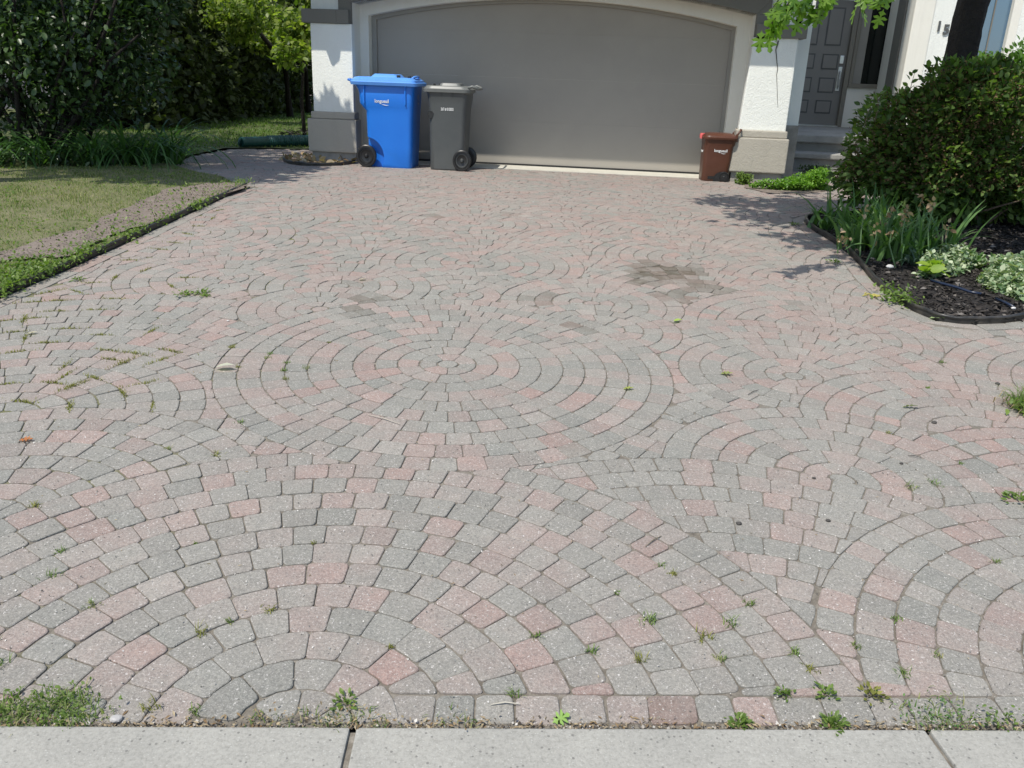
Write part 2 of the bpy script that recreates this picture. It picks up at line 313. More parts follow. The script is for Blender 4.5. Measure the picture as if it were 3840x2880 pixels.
def clump(N, c, r, shell=.55, lump=0.35, k=14, seed=None):   # points in an uneven blob made of sub-clumps
    rr = np.random.default_rng(seed if seed is not None else rng.integers(1 << 30))
    cc = rr.normal(size=(k, 3)); cc /= np.linalg.norm(cc, axis=1, keepdims=True); cc *= rr.uniform(.25, .8, k)[:, None]
    i = rr.integers(0, k, N); d = rr.normal(size=(N, 3)); d /= np.linalg.norm(d, axis=1, keepdims=True)
    q = cc[i] + d * (rr.uniform(shell, 1, N) ** .6 * rr.uniform(.7, 1.2, k)[i] * lump)[:, None]
    return np.array(c) + q * np.array(r)
def blades(name, base, hgt, width, mat, parent=None, lean=.5, seg=4, az=None, curl=1.0, v=None, taper=1.0):
    base = np.asarray(base, float); N = len(base)
    hgt = np.broadcast_to(hgt, (N,)).astype(float); width = np.broadcast_to(width, (N,)).astype(float); lean = np.broadcast_to(lean, (N,)).astype(float)
    az = rng.uniform(0, 2 * np.pi, N) if az is None else az
    d = np.stack([np.cos(az), np.sin(az), np.zeros(N)], 1); sdv = np.stack([-np.sin(az + rng.normal(0, .5, N)), np.cos(az), np.zeros(N)], 1)
    vs = []; p = base.copy(); ang = lean * .35
    for i in range(seg + 1):
        t = i / seg; wd = width * (1 - t ** (1.6 * taper)) + width * .02
        vs.append(p - sdv * wd[:, None] / 2); vs.append(p + sdv * wd[:, None] / 2)
        p = p + (d * np.sin(ang)[:, None] + np.array([0, 0, 1]) * np.cos(ang)[:, None]) * (hgt / seg)[:, None]; ang = ang + lean * curl / seg * 1.6
    V = np.stack(vs, 1).reshape(-1, 3); k = 2 * (seg + 1)
    f = np.array([(2 * i, 2 * i + 1, 2 * i + 3, 2 * i + 2) for i in range(seg)])
    F = (f[None] + (np.arange(N) * k)[:, None, None]).reshape(-1, 4)
    return npmesh(name, V, F, mat, parent, {'v': np.repeat(rng.uniform(0, 1, N) if v is None else v, k)})
def inpoly(P, poly):
    P = np.asarray(P); poly = np.asarray(poly); x, y = P[:, 0], P[:, 1]; r = np.zeros(len(P), bool); j = len(poly) - 1
    for i in range(len(poly)):
        xi, yi = poly[i]; xj, yj = poly[j]
        r ^= ((yi > y) != (yj > y)) & (x < (xj - xi) * (y - yi) / (yj - yi + 1e-12) + xi); j = i
    return r
def scatter(poly, n):
    poly = np.asarray(poly); lo, hi = poly.min(0), poly.max(0); out = np.zeros((0, 2))
    while len(out) < n:
        q = rng.uniform(lo, hi, (n * 2, 2)); out = np.vstack([out, q[inpoly(q, poly)]])
    return out[:n]
def on(P, dz=0): return np.column_stack([P, h(P[:, 0], P[:, 1]) + dz])
def sheet(name, poly, dz, mat, step=.25, lump=0, kind='structure', edge=None):
    # triangulated polygon following the ground
    me = bpy.data.meshes.new(name); bm = bmesh.new(); vs = [bm.verts.new((x, y, 0)) for x, y in poly]; f = bm.faces.new(vs)
    if f.normal.z < 0: f.normal_flip()
    poly = np.array(poly); lo, hi = poly.min(0), poly.max(0)
    for ax in (0, 1):
        c = lo[ax] + step * .5
        while c < hi[ax]:
            co = [0, 0, 0]; co[ax] = c; no = [0, 0, 0]; no[ax] = 1
            bmesh.ops.bisect_plane(bm, geom=bm.verts[:] + bm.edges[:] + bm.faces[:], plane_co=co, plane_no=no); c += step
    bmesh.ops.recalc_face_normals(bm, faces=bm.faces)
    if sum(f.normal.z for f in bm.faces) < 0: bmesh.ops.reverse_faces(bm, faces=bm.faces[:])
    for v in bm.verts: v.co.z = hz(v.co.x, v.co.y) + dz + (lump * (math.sin(v.co.x * 7 + v.co.y * 3) * math.sin(v.co.y * 8.3 - v.co.x * 2)) if lump else 0)
    bm.to_mesh(me); bm.free(); o = link(name, me, mat); o['kind'] = kind; return o

# ------------------------------------------------------------------ ground sheets
SW = lambda x: 1.487 + .055 * x            # back edge of the pavement
EDGE_L = [(-2.95, 1.6), (-2.88, 3.0), (-2.83, 3.9), (-2.80, 4.41), (-2.75, 5.09), (-2.72, 5.7), (-2.70, 6.31), (-2.67, 7.3), (-2.66, 8.30)]
PATH_L = [(-3.05, 8.85), (-3.6, 9.4), (-4.05, 9.95), (-4.2, 10.9), (-4.1, 12.1), (-3.6, 12.45), (-2.9, 12.5)]
BED = [(4.6, 5.05), (3.6, 5.0), (3.04, 4.84), (2.76, 4.72), (2.58, 4.69), (2.46, 4.73), (2.40, 4.91), (2.37, 5.17), (2.40, 5.44), (2.41, 5.61), (2.50, 6.1), (2.54, 6.45), (2.55, 6.8), (2.53, 7.16), (2.55, 7.5), (2.62, 7.75), (2.78, 7.92), (3.0, 8.02), (3.3, 8.15), (3.8, 8.5), (4.4, 8.95)]
xs = np.concatenate([-np.geomspace(250, 12, 12), np.linspace(-10, 12, 45), np.geomspace(14, 250, 12)]); ys = np.concatenate([-np.geomspace(250, 6, 10), np.linspace(-5, 20, 51), np.geomspace(22, 300, 12)])
XX, YY = np.meshgrid(xs, ys, indexing='ij'); V = np.stack([XX.ravel(), YY.ravel(), (h(XX, YY) - .06).ravel()], 1)
ny = len(ys); F = np.array([(i * ny + j, (i + 1) * ny + j, (i + 1) * ny + j + 1, i * ny + j + 1) for i in range(len(xs) - 1) for j in range(ny - 1)])
o = npmesh('ground', V, F, M['soil']); o['kind'] = 'structure'
o = MB().box(-60, 60, -9, -.55, -.25, -.13).build('road', M['asphalt']); o['kind'] = 'structure'
# pavement slabs with open joints
mb = MB()
for x0, x1 in ((-6.5, -3.2), (-3.188, -1.9), (-1.888, -.325), (-.311, .968), (.979, 2.6), (2.612, 4.4)):
    f = lambda x, y, z: (x + (.11 * (1.45 - y) if abs(x - .97) < .02 else .02 * (1.45 - y)), y + .055 * x, hz(x, y) + z)
    mb.box(x0, x1, -.40, 1.475, -.2, .012, f)
o = mb.build('sidewalk', M['concrete'], bevel=.005); o['kind'] = 'structure'
o = MB().box(-6.5, 4.4, -.40, 1.47, -.2, .0015, lambda x, y, z: (x, y + .055 * x, hz(x, y) + z)).build('sidewalk_joints', M['joint']); o['kind'] = 'structure'
o = MB().box(-7, 5, -.56, -.405, -.3, .006, lambda x, y, z: (x, y + .055 * x, hz(x, y) + z)).build('kerb', M['concrete'], bevel=.012); o['kind'] = 'structure'

# driveway bedding + pavers
DRIVE = EDGE_L[::-1][::-1] + PATH_L + [(-2.7, 11.6), (0, 11.2), (2.6, 10.9), (3.35, 10.9), (3.4, 15.9), (7.5, 15.5), (7.5, 10.4)] + BED[::-1] + [(4.6, 1.74), (-3.0, 1.33)]
o = sheet('driveway_joints', DRIVE, -.0055, M['joint'], .5)
def clip(poly, nx, ny_, c):     # keep nx*x + ny*y <= c
    out = []
    for i in range(len(poly)):
        a = poly[i]; b = poly[(i + 1) % len(poly)]; da = nx * a[0] + ny_ * a[1] - c; db = nx * b[0] + ny_ * b[1] - c
        if da <= 0: out.append(a)
        if (da < 0) != (db < 0) and da != db: t = da / (da - db); out.append((a[0] + t * (b[0] - a[0]), a[1] + t * (b[1] - a[1])))
    return out
def area(p): return .5 * sum(p[i][0] * p[(i + 1) % len(p)][1] - p[(i + 1) % len(p)][0] * p[i][1] for i in range(len(p)))
PV = .101
# fan and circle centres: x, y, rings ; earlier ones win where they overlap
FANS = [(-.302, 3.709, 10), (-.45, 1.45, 13), (1.83, 1.58, 10), (.66, 1.60, 12), (1.20, 2.73, 6), (-1.60, 2.22, 8), (2.15, 2.32, 9), (1.94, 3.13, 7), (.46, 4.33, 4), (-1.07, 4.46, 4), (.45, 4.79, 5), (-1.05, 4.93, 5), (-.32, 4.85, 4),
        (-1.95, 2.95, 16), (1.33, 3.75, 8), (3.0, 3.6, 9), (1.75, 4.4, 8), (-.28, 5.62, 7), (-2.40, 6.16, 7), (3.2, 4.5, 8), (4.1, 4.2, 9), (3.9, 2.9, 9),
        (-.45, 1.45, 20), (1.83, 1.58, 18), (-.302, 3.709, 17)]
yy = 5.0; row = 0
while yy < 16:
    for i in range(-3, 5):
        FANS.append(((-1.07 if row % 2 else -.30) + 1.53 * i + .07 * math.sin(i * 5 + row), yy + .05 * math.sin(i * 3.1 + row * 2), 5 if row % 2 else 7))
    yy += .47; row += 1
for Y in np.arange(5.3, 15.5, 1.9):
    for X in (-3.6, -1.4, .8, 3.0, 5.2): FANS.append((X, Y, 15))
for X in np.arange(-4, 5, 1.6): FANS.append((X, 0.2, 13)); FANS.append((X + .8, 3.3, 12))
FC = np.array([(a, b) for a, b, c in FANS]); FR = np.array([(c + .33) * PV for a, b, c in FANS])
segs = []
for pl in (EDGE_L, BED): segs += [(pl[i], pl[i + 1]) for i in range(len(pl) - 1)]
SEG = np.array(segs)
def nearseg(x, y):
    a = SEG[:, 0]; d = SEG[:, 1] - a; t = np.clip(((x - a[:, 0]) * d[:, 0] + (y - a[:, 1]) * d[:, 1]) / (d ** 2).sum(1), 0, 1)
    q = a + d * t[:, None]; dd = np.hypot(x - q[:, 0], y - q[:, 1]); i = dd.argmin(); return dd[i], q[i], d[i]
BORDER = .112
stones = []
dpoly = np.array(DRIVE)
cand = []
for fi, (cx, cy, R) in enumerate(FANS):
    ph0 = rng.uniform(0, 6.28)
    for k in range(0, int(R) + 1):
        if k == 0:
            cand.append((fi, [(cx + .5 * PV * math.cos(a), cy + .5 * PV * math.sin(a)) for a in np.linspace(0, 6.283, 7)[:-1]], (cx, cy))); continue
        r0 = (k - .67) * PV if k > 1 else .51 * PV; r1 = (k + .33) * PV
        n_ = max(7 if k == 1 else 6, int(round(2 * math.pi * (r0 + r1) / 2 / (PV * 1.0)))); ph = ph0 + rng.uniform(0, .7)
        cuts = np.cumsum(rng.uniform(.86, 1.14, n_)); cuts = cuts / cuts[-1] * 2 * math.pi + ph
        for j in range(n_):
            a0 = cuts[j - 1] if j else cuts[-1] - 2 * math.pi; a1 = cuts[j]; am = (a0 + a1) / 2
            rm0 = r0; rm1 = r1
            cand.append((fi, [(cx + rm0 * math.cos(a0), cy + rm0 * math.sin(a0)), (cx + r1 * math.cos(a0), cy + r1 * math.sin(a0)), (cx + r1 * math.cos(am) , cy + r1 * math.sin(am)), (cx + r1 * math.cos(a1), cy + r1 * math.sin(a1)), (cx + rm0 * math.cos(a1), cy + rm0 * math.sin(a1)), (cx + rm0 * math.cos(am), cy + rm0 * math.sin(am))], (cx + (r0 + r1) / 2 * math.cos(am), cy + (r0 + r1) / 2 * math.sin(am))))
cc = np.array([c[2] for c in cand]); ins = inpoly(cc, dpoly) & (cc[:, 1] > SW(cc[:, 0]) - .08) & (cc[:, 1] < 15.7) & (cc[:, 0] > -4.3) & (cc[:, 0] < 6.2)
# nothing under the house
Xh = (cc[:, 0]) * WC + (cc[:, 1] - HD) * WS; Dh = -(cc[:, 0]) * WS + (cc[:, 1] - HD) * WC
ins &= ~((Xh > -2.72) & (Xh < 3.3) & (Dh > .14))
for (fi, poly, c), ok in zip(cand, ins):
    if not ok: continue
    if fi:
        dd = np.hypot(FC[:fi, 0] - c[0], FC[:fi, 1] - c[1]); near = np.where(dd < FR[:fi] + PV)[0]
        if (dd < FR[:fi] - PV * .75).any(): continue
        for j in near:      # cut along the tangent of the earlier circle
            n_ = ((c[0] - FC[j, 0]) / dd[j], (c[1] - FC[j, 1]) / dd[j])
            poly = clip(poly, -n_[0], -n_[1], -(n_[0] * FC[j, 0] + n_[1] * FC[j, 1] + FR[j]))
            if len(poly) < 3: break
        if len(poly) < 3: continue
    # pavement edge
    poly = clip(poly, .055, -1, -1.487 - (.106 if c[0] > -.2 else .012))
    if len(poly) < 3: continue
    ds, q, d = nearseg(*c)
    if ds < .3:
        n_ = np.array([c[0] - q[0], c[1] - q[1]]) / max(ds, 1e-6)
        if ds < .02: continue
        poly = clip(poly, -n_[0], -n_[1], -(n_[0] * q[0] + n_[1] * q[1] + BORDER))
    if len(poly) < 3 or abs(area(poly)) < .0016: continue
    stones.append(poly)
# border course
def border(pl, side):
    L = 0; pts = [Vector(p) for p in pl]; acc = []
    for i in range(len(pts) - 1): acc.append((L, pts[i], pts[i + 1])); L += (pts[i + 1] - pts[i]).length
    def P(s):
        for a, p, q in acc:
            if s <= a + (q - p).length + 1e-9: d = (q - p).normalized(); return p + d * (s - a), d
        return acc[-1][2], d
    s = 0
    while s < L - .02:
        e = min(s + .2, L); (a, da), (b_, db) = P(s), P(e); na = Vector((-da.y, da.x)) * side; nb = Vector((-db.y, db.x)) * side
        stones.append([tuple(a + na * .012), tuple(a + na * (BORDER - .002)), tuple(b_ + nb * (BORDER - .002)), tuple(b_ + nb * .012)]); s = e
border(EDGE_L, -1); border(BED, 1)
x = -.25
while x < 4.3:
    x2 = x + random.uniform(.09, .125); yj = random.uniform(-.003, .003); stones.append([(x, SW(x) + .014 + yj), (x2, SW(x2) + .014 + yj), (x2 + random.uniform(-.006, .006), SW(x2) + .103 + yj), (x, SW(x) + .103 + yj)]); x = x2
VV = []; FF4 = []; FFn = []; tone = []; stain = []; lum = []; faces = []
STAINS = [(G(2500, 1020), .22, .95), (G(2420, 1045), .16, .85), (G(2640, 1075), .15, .85), (G(2530, 1110), .10, .95), (G(2600, 1010), .10, .45), (G(2035, 1120), .10, .8), (G(1380, 1115), .12, .55), (G(2170, 1225), .06, .8), (G(1900, 805), .10, .5), (G(1620, 810), .09, .45), (G(1340, 1165), .08, .5), (G(1340, 1060), .1, .2), (G(2985, 1148), .07, .35), (G(2440, 985), .10, .5), (G(2070, 1010), .05, .3), (G(2500, 2640), .05, .35), (G(2160, 1690), .05, .25)]
for p in stones:
    if area(p) < 0: p = p[::-1]
    c = (sum(q[0] for q in p) / len(p), sum(q[1] for q in p) / len(p)); jt = random.choice([.0006, .0010, .0016, .0022, .0030])
    # inset by the joint, chamfer the corners
    q = []
    for i, a in enumerate(p):
        d = math.hypot(a[0] - c[0], a[1] - c[1]); k = max(0, 1 - jt * 1.25 / max(d, .01)); q.append((c[0] + (a[0] - c[0]) * k, c[1] + (a[1] - c[1]) * k))
    r = []
    for i in range(len(q)):
        a = Vector(q[i - 1]); b_ = Vector(q[i]); e = Vector(q[(i + 1) % len(q)]); u = a - b_; v = e - b_
        if u.length < .006 or v.length < .006: r.append(tuple(b_)); continue
        if u.normalized().dot(v.normalized()) < -.8: r.append(tuple(b_)); continue
        k = random.uniform(.008, .016); k1 = min(k, u.length * .34); k2 = min(k, v.length * .34)
        r += [tuple(b_ + u.normalized() * k1), tuple(b_ + (u.normalized() * k1 + v.normalized() * k2) * .32), tuple(b_ + v.normalized() * k2)]
    m_ = len(r)
    if m_ < 3: continue
    tx, ty, dz = random.gauss(0, .010), random.gauss(0, .010), random.gauss(0, .0009)
    n0 = len(VV)
    for sc, zz in ((1.0, -.014), (1.0, -.0022), (-.0026, 0.0)):
        for x, y in r:
            if sc < 0: d = math.hypot(x - c[0], y - c[1]); k = max(.4, 1 + sc / max(d, .01)); x2, y2 = c[0] + (x - c[0]) * k, c[1] + (y - c[1]) * k
            else: x2, y2 = x, y
            VV.append((x2, y2, hz(x2, y2) + zz + dz + tx * (x2 - c[0]) + ty * (y2 - c[1])))
    for lv in (0, 1):
        for i in range(m_): faces.append((n0 + lv * m_ + i, n0 + lv * m_ + (i + 1) % m_, n0 + (lv + 1) * m_ + (i + 1) % m_, n0 + (lv + 1) * m_ + i))
    faces.append(tuple(n0 + 2 * m_ + i for i in range(m_)))
    pink = min(.92, .42 + .13 * max(0, c[1] - 3.5) + .09 * max(0, c[0] - .6)) + .16 * math.sin(c[0] * 1.7 + c[1] * 1.1) + (.16 if c[0] > .7 else 0)
    t = random.gauss(.64, .15) if random.random() < pink else random.gauss(.30, .14)
    tn = min(.84, max(.05, t)); lm = random.gauss(1.01, .042); st = 0
    for (sx_, sy_, _), rr, a in STAINS:
        d = math.hypot(c[0] - sx_, (c[1] - sy_)); 
        if d < rr * 1.15: st = max(st, a * random.choice([.45, .8, 1.0, 1.0]) * (1 if d < rr * .75 else .6))
    tone += [tn] * (3 * m_); stain += [st] * (3 * m_); lum += [lm] * (3 * m_)
me = bpy.data.meshes.new('driveway'); me.from_pydata(VV, [], faces)
for nm, a in (('tone', tone), ('stain', stain), ('lum', lum)):
    t_ = me.attributes.new(nm, 'FLOAT', 'POINT'); t_.data.foreach_set('value', np.array(a, np.float32))
o = link('driveway', me, M['paver']); o['kind'] = 'structure'

# lawns
LAWN = [(-2.96, 1.4), *EDGE_L[1:], *[(x, y) for x, y in PATH_L[:3]], (-4.6, 9.4), (-5.2, 8.95), (-6.5, 8.8), (-9, 8.6), (-9, 1.0)]
LAWN = [(x - .02, y) for x, y in LAWN]
sheet('lawn', LAWN, .018, M['thatch'], .3, .012)
BARE = [G(*p)[:2] for p in ((940, 705), (780, 700), (640, 720), (480, 790), (330, 870), (150, 920), (0, 965), (0, 1000), (120, 990), (270, 968), (420, 905), (560, 850), (700, 800), (860, 735))]
_b = []
for i in range(len(BARE)):
    a, c = BARE[i], BARE[(i + 1) % len(BARE)]
    for k in range(5): _b.append((a[0] + (c[0] - a[0]) * k / 5 + random.gauss(0, .022), a[1] + (c[1] - a[1]) * k / 5 + random.gauss(0, .045)))
BARE = _b
sheet('bare_soil', BARE, .036, M['drysoil'], .2, .006)
sheet('back_lawn', [(-2.9, 12.55), (-3.6, 12.5), (-4.15, 12.15), (-4.25, 10.9), (-4.1, 10.0), (-4.7, 9.5), (-6.5, 8.9), (-12, 8.9), (-12, 27), (-1.8, 27), (-1.8, 12.8)], .01, M['lawnbase'], .6, .01)
# front lawn blades
def grassfield(name, poly, n, hmin, hmax, wd, mat, dz=.012, excl=None, vfun=None, lab=None):
    P = scatter(poly, n)
    if excl is not None: P = P[~inpoly(P, excl) | (rng.uniform(size=len(P)) < .04)]
    pt = .5 + .5 * np.sin(P[:, 0] * 2.3 + 1.3 * np.sin(P[:, 1] * 1.9)) * np.sin(P[:, 1] * 2.9 + P[:, 0])
    v = np.clip(rng.normal(.5, .25, len(P)) + .35 * (pt - .5), 0, 1) if vfun is None else vfun(P)
    o = blades(name, on(P, dz), rng.uniform(hmin, hmax, len(P)) * (.7 + .6 * pt), rng.uniform(.7, 1.3, len(P)) * wd, mat, None, rng.uniform(.3, 1.5, len(P)), 2, v=v)
    return tag(o, lab, 'grass', kind='stuff')
LV = [p for p in LAWN if p[0] > -6.4] + [(-6.4, 8.8), (-6.4, 3.4), (-2.9, 3.4)]
LVIS = [(-2.85, 3.9), *[(x - .03, y) for x, y in EDGE_L[3:]], (-3.1, 8.85), (-3.6, 9.35), (-4.05, 9.9), (-4.7, 9.3), (-6.3, 8.8), (-5.2, 6.9), (-3.6, 4.6)]
grassfield('dry_lawn_grass', LVIS, 42000, .014, .042, .0045, M['grass'], excl=BARE, lab='short sun-dried grass of the front lawn left of the driveway')
GL = [G(*p)[:2] for p in ((0, 1115), (270, 1000), (330, 960), (200, 985), (60, 1000), (0, 1020))] + [(-3.2, 4.8)]
P = np.vstack([np.column_stack([rng.normal(G(u, v)[0], .09, k), rng.normal(G(u, v)[1], .09, k)]) for u, v, k in ((60, 1060, 260), (150, 1030, 320), (235, 1000, 200), (20, 1090, 220), (10, 1040, 240), (90, 1010, 150), (120, 1060, 160), (420, 900, 70), (560, 860, 60), (300, 960, 110), (820, 745, 40), (470, 905, 70), (520, 880, 60), (640, 830, 60), (700, 800, 50), (900, 695, 90), (870, 705, 70), (360, 945, 90))])
P = P[P[:, 0] < np.interp(P[:, 1], [p[1] for p in EDGE_L], [p[0] for p in EDGE_L]) + .035]
o = leaves('clover_patch', on(P, rng.uniform(.02, .07, len(P))), .024, M['weed'], None, T_OVAL, up=1.2)
tag(o, 'bright green clover and weeds crowding the black lawn edging', 'ground cover', kind='stuff')
grassfield('shaded_lawn_grass', [(-2.9, 12.7), (-3.6, 12.6), (-4.2, 12.2), (-4.2, 10.2), (-5, 10.2), (-7, 12), (-6.6, 16.5), (-6.2, 25), (-2.4, 25), (-2.6, 13)], 22000, .03, .06, .014, M['grassg'], .01, lab='green back lawn between the hedge and the house corner')

BS = scatter(BARE, 700); tag(leaves('bare_soil_weeds', on(BS[:420], rng.uniform(.035, .06, 420)), .022, M['weed'], None, T_OVAL, vary=.6), 'sparse low weeds creeping over the bare soil strip', 'weeds', kind='stuff')
tag(leaves('soil_crumbs', on(scatter(BARE, 2600), .038), .009, simple('soil_crumb', (.2, .165, .135), (.12, .1, .08), 30, .95), None, T_DIAMOND, vary=.7, wide=1.6), 'crumbs of dry soil on the bare strip beside the lawn edging', 'soil', kind='stuff')
LW = scatter(LVIS, 2600); LW = LW[(np.sin(LW[:, 0] * 3.1) * np.sin(LW[:, 1] * 2.3 + 1) > .05) & ~inpoly(LW, BARE)]
tag(leaves('lawn_weeds', on(LW, rng.uniform(.02, .04, len(LW))), .024, M['weed'], None, T_OVAL, up=1, vary=.5), 'broad-leaved weeds mixed through the dry front lawn', 'weeds', kind='stuff')
EW = []
for k in range(46):
    y0 = 4.2 + 4.2 * random.random() ** 1.3; n_ = random.randint(8, 34); x0 = float(np.interp(y0, [p[1] for p in EDGE_L], [p[0] for p in EDGE_L]))
    EW.append(np.column_stack([rng.normal(x0 + random.uniform(-.02, .03), .022, n_), rng.normal(y0, .06, n_), rng.uniform(.01, .075, n_)]))
EW = np.vstack(EW); EW[:, 2] += h(EW[:, 0], EW[:, 1])
tag(leaves('edging_weeds', EW, .024, M['weed'], None, T_OVAL, up=1, vary=.5), 'straggling weeds hanging over the black lawn edging', 'weeds', kind='stuff')
# black plastic lawn edging
def edging(name, pl, hgt, th, label, rfl=.011):
    t = thing(name, label, 'edging', (pl[0][0], pl[0][1], hz(*pl[0]))); o0 = Vector(t.location)
    pts = []
    for i in range(len(pl) - 1):
        for k in range(6): pts.append(((pl[i][0] * (6 - k) + pl[i + 1][0] * k) / 6, (pl[i][1] * (6 - k) + pl[i + 1][1] * k) / 6))
    pts.append(pl[-1])
    for _ in range(2): pts = [pts[0]] + [((pts[i - 1][0] + 2 * pts[i][0] + pts[i + 1][0]) / 4, (pts[i - 1][1] + 2 * pts[i][1] + pts[i + 1][1]) / 4) for i in range(1, len(pts) - 1)] + [pts[-1]]
    n_ = len(pts); hh = [hgt * (1 + .10 * math.sin(i * .9) * math.sin(i * .31)) for i in range(n_)]
    mb = MB().tube([Vector((x, y, hz(x, y) + hh[i])) - o0 for i, (x, y) in enumerate(pts)], rfl, 8); mb.build('top_bead', M['edging'], t, True)
    mb = MB(); vs = []
    for i, (x, y) in enumerate(pts):
        a = Vector(pts[max(i - 1, 0)]); b_ = Vector(pts[min(i + 1, n_ - 1)]); d = (b_ - a).normalized(); nn = Vector((-d.y, d.x)) * th / 2
        for sg in (-1, 1):
            for z in (-.04, hh[i]): vs.append(Vector((x + nn.x * sg, y + nn.y * sg, hz(x, y) + z)) - o0)
    fs = []
    for i in range(n_ - 1):
        a, b_ = 4 * i, 4 * i + 4; fs += [(a, b_, b_ + 1, a + 1), (a + 2, a + 3, b_ + 3, b_ + 2), (a + 1, b_ + 1, b_ + 3, a + 3)]
    mb.add(vs, fs).build('strip', M['edging'], t); return t
edging('lawn_edging', EDGE_L[1:], .034, .006, 'black plastic edging strip between dry lawn and paved driveway', .012)
edging('bed_edging', BED, .034, .006, 'glossy black plastic edging curving around the mulched bed')
RING = [G(u, v)[:2] for u, v in ((1120, 585), (1075, 592), (1060, 602), (1078, 613), (1130, 621), (1200, 624), (1270, 622), (1318, 615), (1345, 605))]
edging('pillar_edging', RING, .03, .008, 'black plastic edging ring lying around the foot of the left house pillar', .012)

# garden bed
BEDP = BED + [(6.5, 10.0), (9, 9.5), (9, 4.9)]
sheet('garden_bed', BEDP, .0, M['mulch'], .3, .012)
P = scatter([(x + .02, y) for x, y in BED] + [(5, 8.2), (5, 5.3)], 15000)
D = rng.normal(size=(len(P), 3)); D[:, 2] *= .22
o = leaves('bark_mulch', on(P, rng.uniform(.0, .022, len(P))), .038, M['chip'], None, T_DIAMOND, D, .6, 0, .7, .3, v=np.clip(rng.exponential(.28, len(P)), 0, 1)); tag(o, 'dark shredded bark mulch covering the garden bed', 'mulch', kind='stuff')

# ------------------------------------------------------------------ house
H = thing('house', 'white stucco house with wide arched garage, taupe trim and recessed front door', 'house', W(0, 0, GF), PHI)
def hpart(mb, name, mat, par=None, **k):
    o = mb.build(name, mat, None, **k); o.parent = par or H
    o.matrix_parent_inverse = Matrix.Translation(Vector(W(0, 0, GF))) @ Matrix.Rotation(PHI, 4, 'Z'); o.matrix_parent_inverse.invert(); return o
def hpart2(mb, name, mat, par, **k):    # sub-part: parent already sits at world origin through its own inverse
    o = mb.build(name, mat, None, **k); o.parent = par; o.matrix_parent_inverse = Matrix.Identity(4); return o
def arch(X0, X1, zs, zp, n=28):         # points along a segmental arch from X1 to X0
    c = (X0 + X1) / 2; hw = (X1 - X0) / 2; rise = zp - zs; R = (hw * hw + rise * rise) / (2 * rise); a = math.asin(hw / R)
    return [(c + R * math.sin(a - 2 * a * i / n), zp - R + R * math.cos(a - 2 * a * i / n)) for i in range(n + 1)]
def strip_wall(mb, inner, outer, D0, D1):   # ring between two polylines with equal point counts, extruded D0..D1
    n_ = len(inner)
    vs = [W(X, D, z) for D in (D0, D1) for pl in (inner, outer) for X, z in pl]
    a, b_, c, d = 0, n_, 2 * n_, 3 * n_; fs = []
    for i in range(n_ - 1):
        fs += [(a + i, a + i + 1, b_ + i + 1, b_ + i), (c + i, d + i, d + i + 1, c + i + 1), (a + i, c + i, c + i + 1, a + i + 1), (b_ + i, b_ + i + 1, d + i + 1, d + i)]
    fs += [(a, b_, d, c), (a + n_ - 1, c + n_ - 1, d + n_ - 1, b_ + n_ - 1)]
    mb.add(vs, fs)
# inner opening and surround
gi = arch(-1.93, 2.46, 2.05, 2.275); go = arch(-2.14, 2.66, 2.175, 2.42)
gi = arch(-2.03, 2.50, 2.058, 2.30); inner = [(2.50, GF - .1)] + gi + [(-2.03, GF - .1)]; big_ = [(2.70, GF - .1)] + arch(-2.18, 2.70, 2.20, 2.45) + [(-2.18, GF - .1)]; outer = [(2.66, GF - .1)] + go + [(-2.14, GF - .1)]
mb = MB(); strip_wall(mb, inner, big_, .42, .62); strip_wall(mb, outer, big_, .11, .4199); hpart(mb, 'garage_surround', M['whites'])
# taupe band following the arch
bo = arch(-2.30, 2.82, 2.33, 2.60)
mb = MB(); strip_wall(mb, go, bo, .06, .3)
mb.wbox(-2.30, -2.141, .06, .3, 1.93, 2.175); mb.wbox(2.661, 2.82, .06, .3, 1.93, 2.175)
mb.add([W(X, D, z) for D in (.06, .3) for X, z in ((-2.30, 2.175), (-2.14, 2.175), (-2.30, 2.33))], [(0, 1, 2), (3, 5, 4), (0, 2, 5, 3)]); mb.add([W(X, D, z) for D in (.06, .3) for X, z in ((2.82, 2.175), (2.66, 2.175), (2.82, 2.33))], [(0, 1, 2), (3, 5, 4), (0, 2, 5, 3)])
mb.wbox(-2.735, -2.301, -.03, .3, 1.93, 2.085); mb.wbox(2.821, 3.235, -.03, .3, 1.925, 2.07)
mb.wbox(-2.3005, -2.15, -.03, .058, 1.93, 2.085); mb.wbox(2.67, 2.8205, -.03, .058, 1.925, 2.07)
hpart(mb, 'trim_band', M['taupe'], bevel=.006)
# upper wall and body of the garage wing; unseen top raised to shade the entry
mb = MB(); mb.wbox(-2.66, -2.181, .12, .55, GF - .1, 12); mb.wbox(2.701, 3.16, .12, .55, GF - .1, 12); mb.wbox(3.161, 3.37, .42, .56, GF - .1, 12)
up = [(2.66, 12)] + [(X, 12) for X, z in go[1:-1]] + [(-2.14, 12)]; strip_wall(mb, go, up, .125, .5)
mb.wbox(-2.66, -2.46, .56, 9.0, GF - .1, 6.2); mb.wbox(3.17, 3.37, .561, 5.3, GF - .1, 12); mb.wbox(-2.66, 3.369, .70, 5.3, 3.0, 6.2)
hpart(mb, 'wall', M['white'])
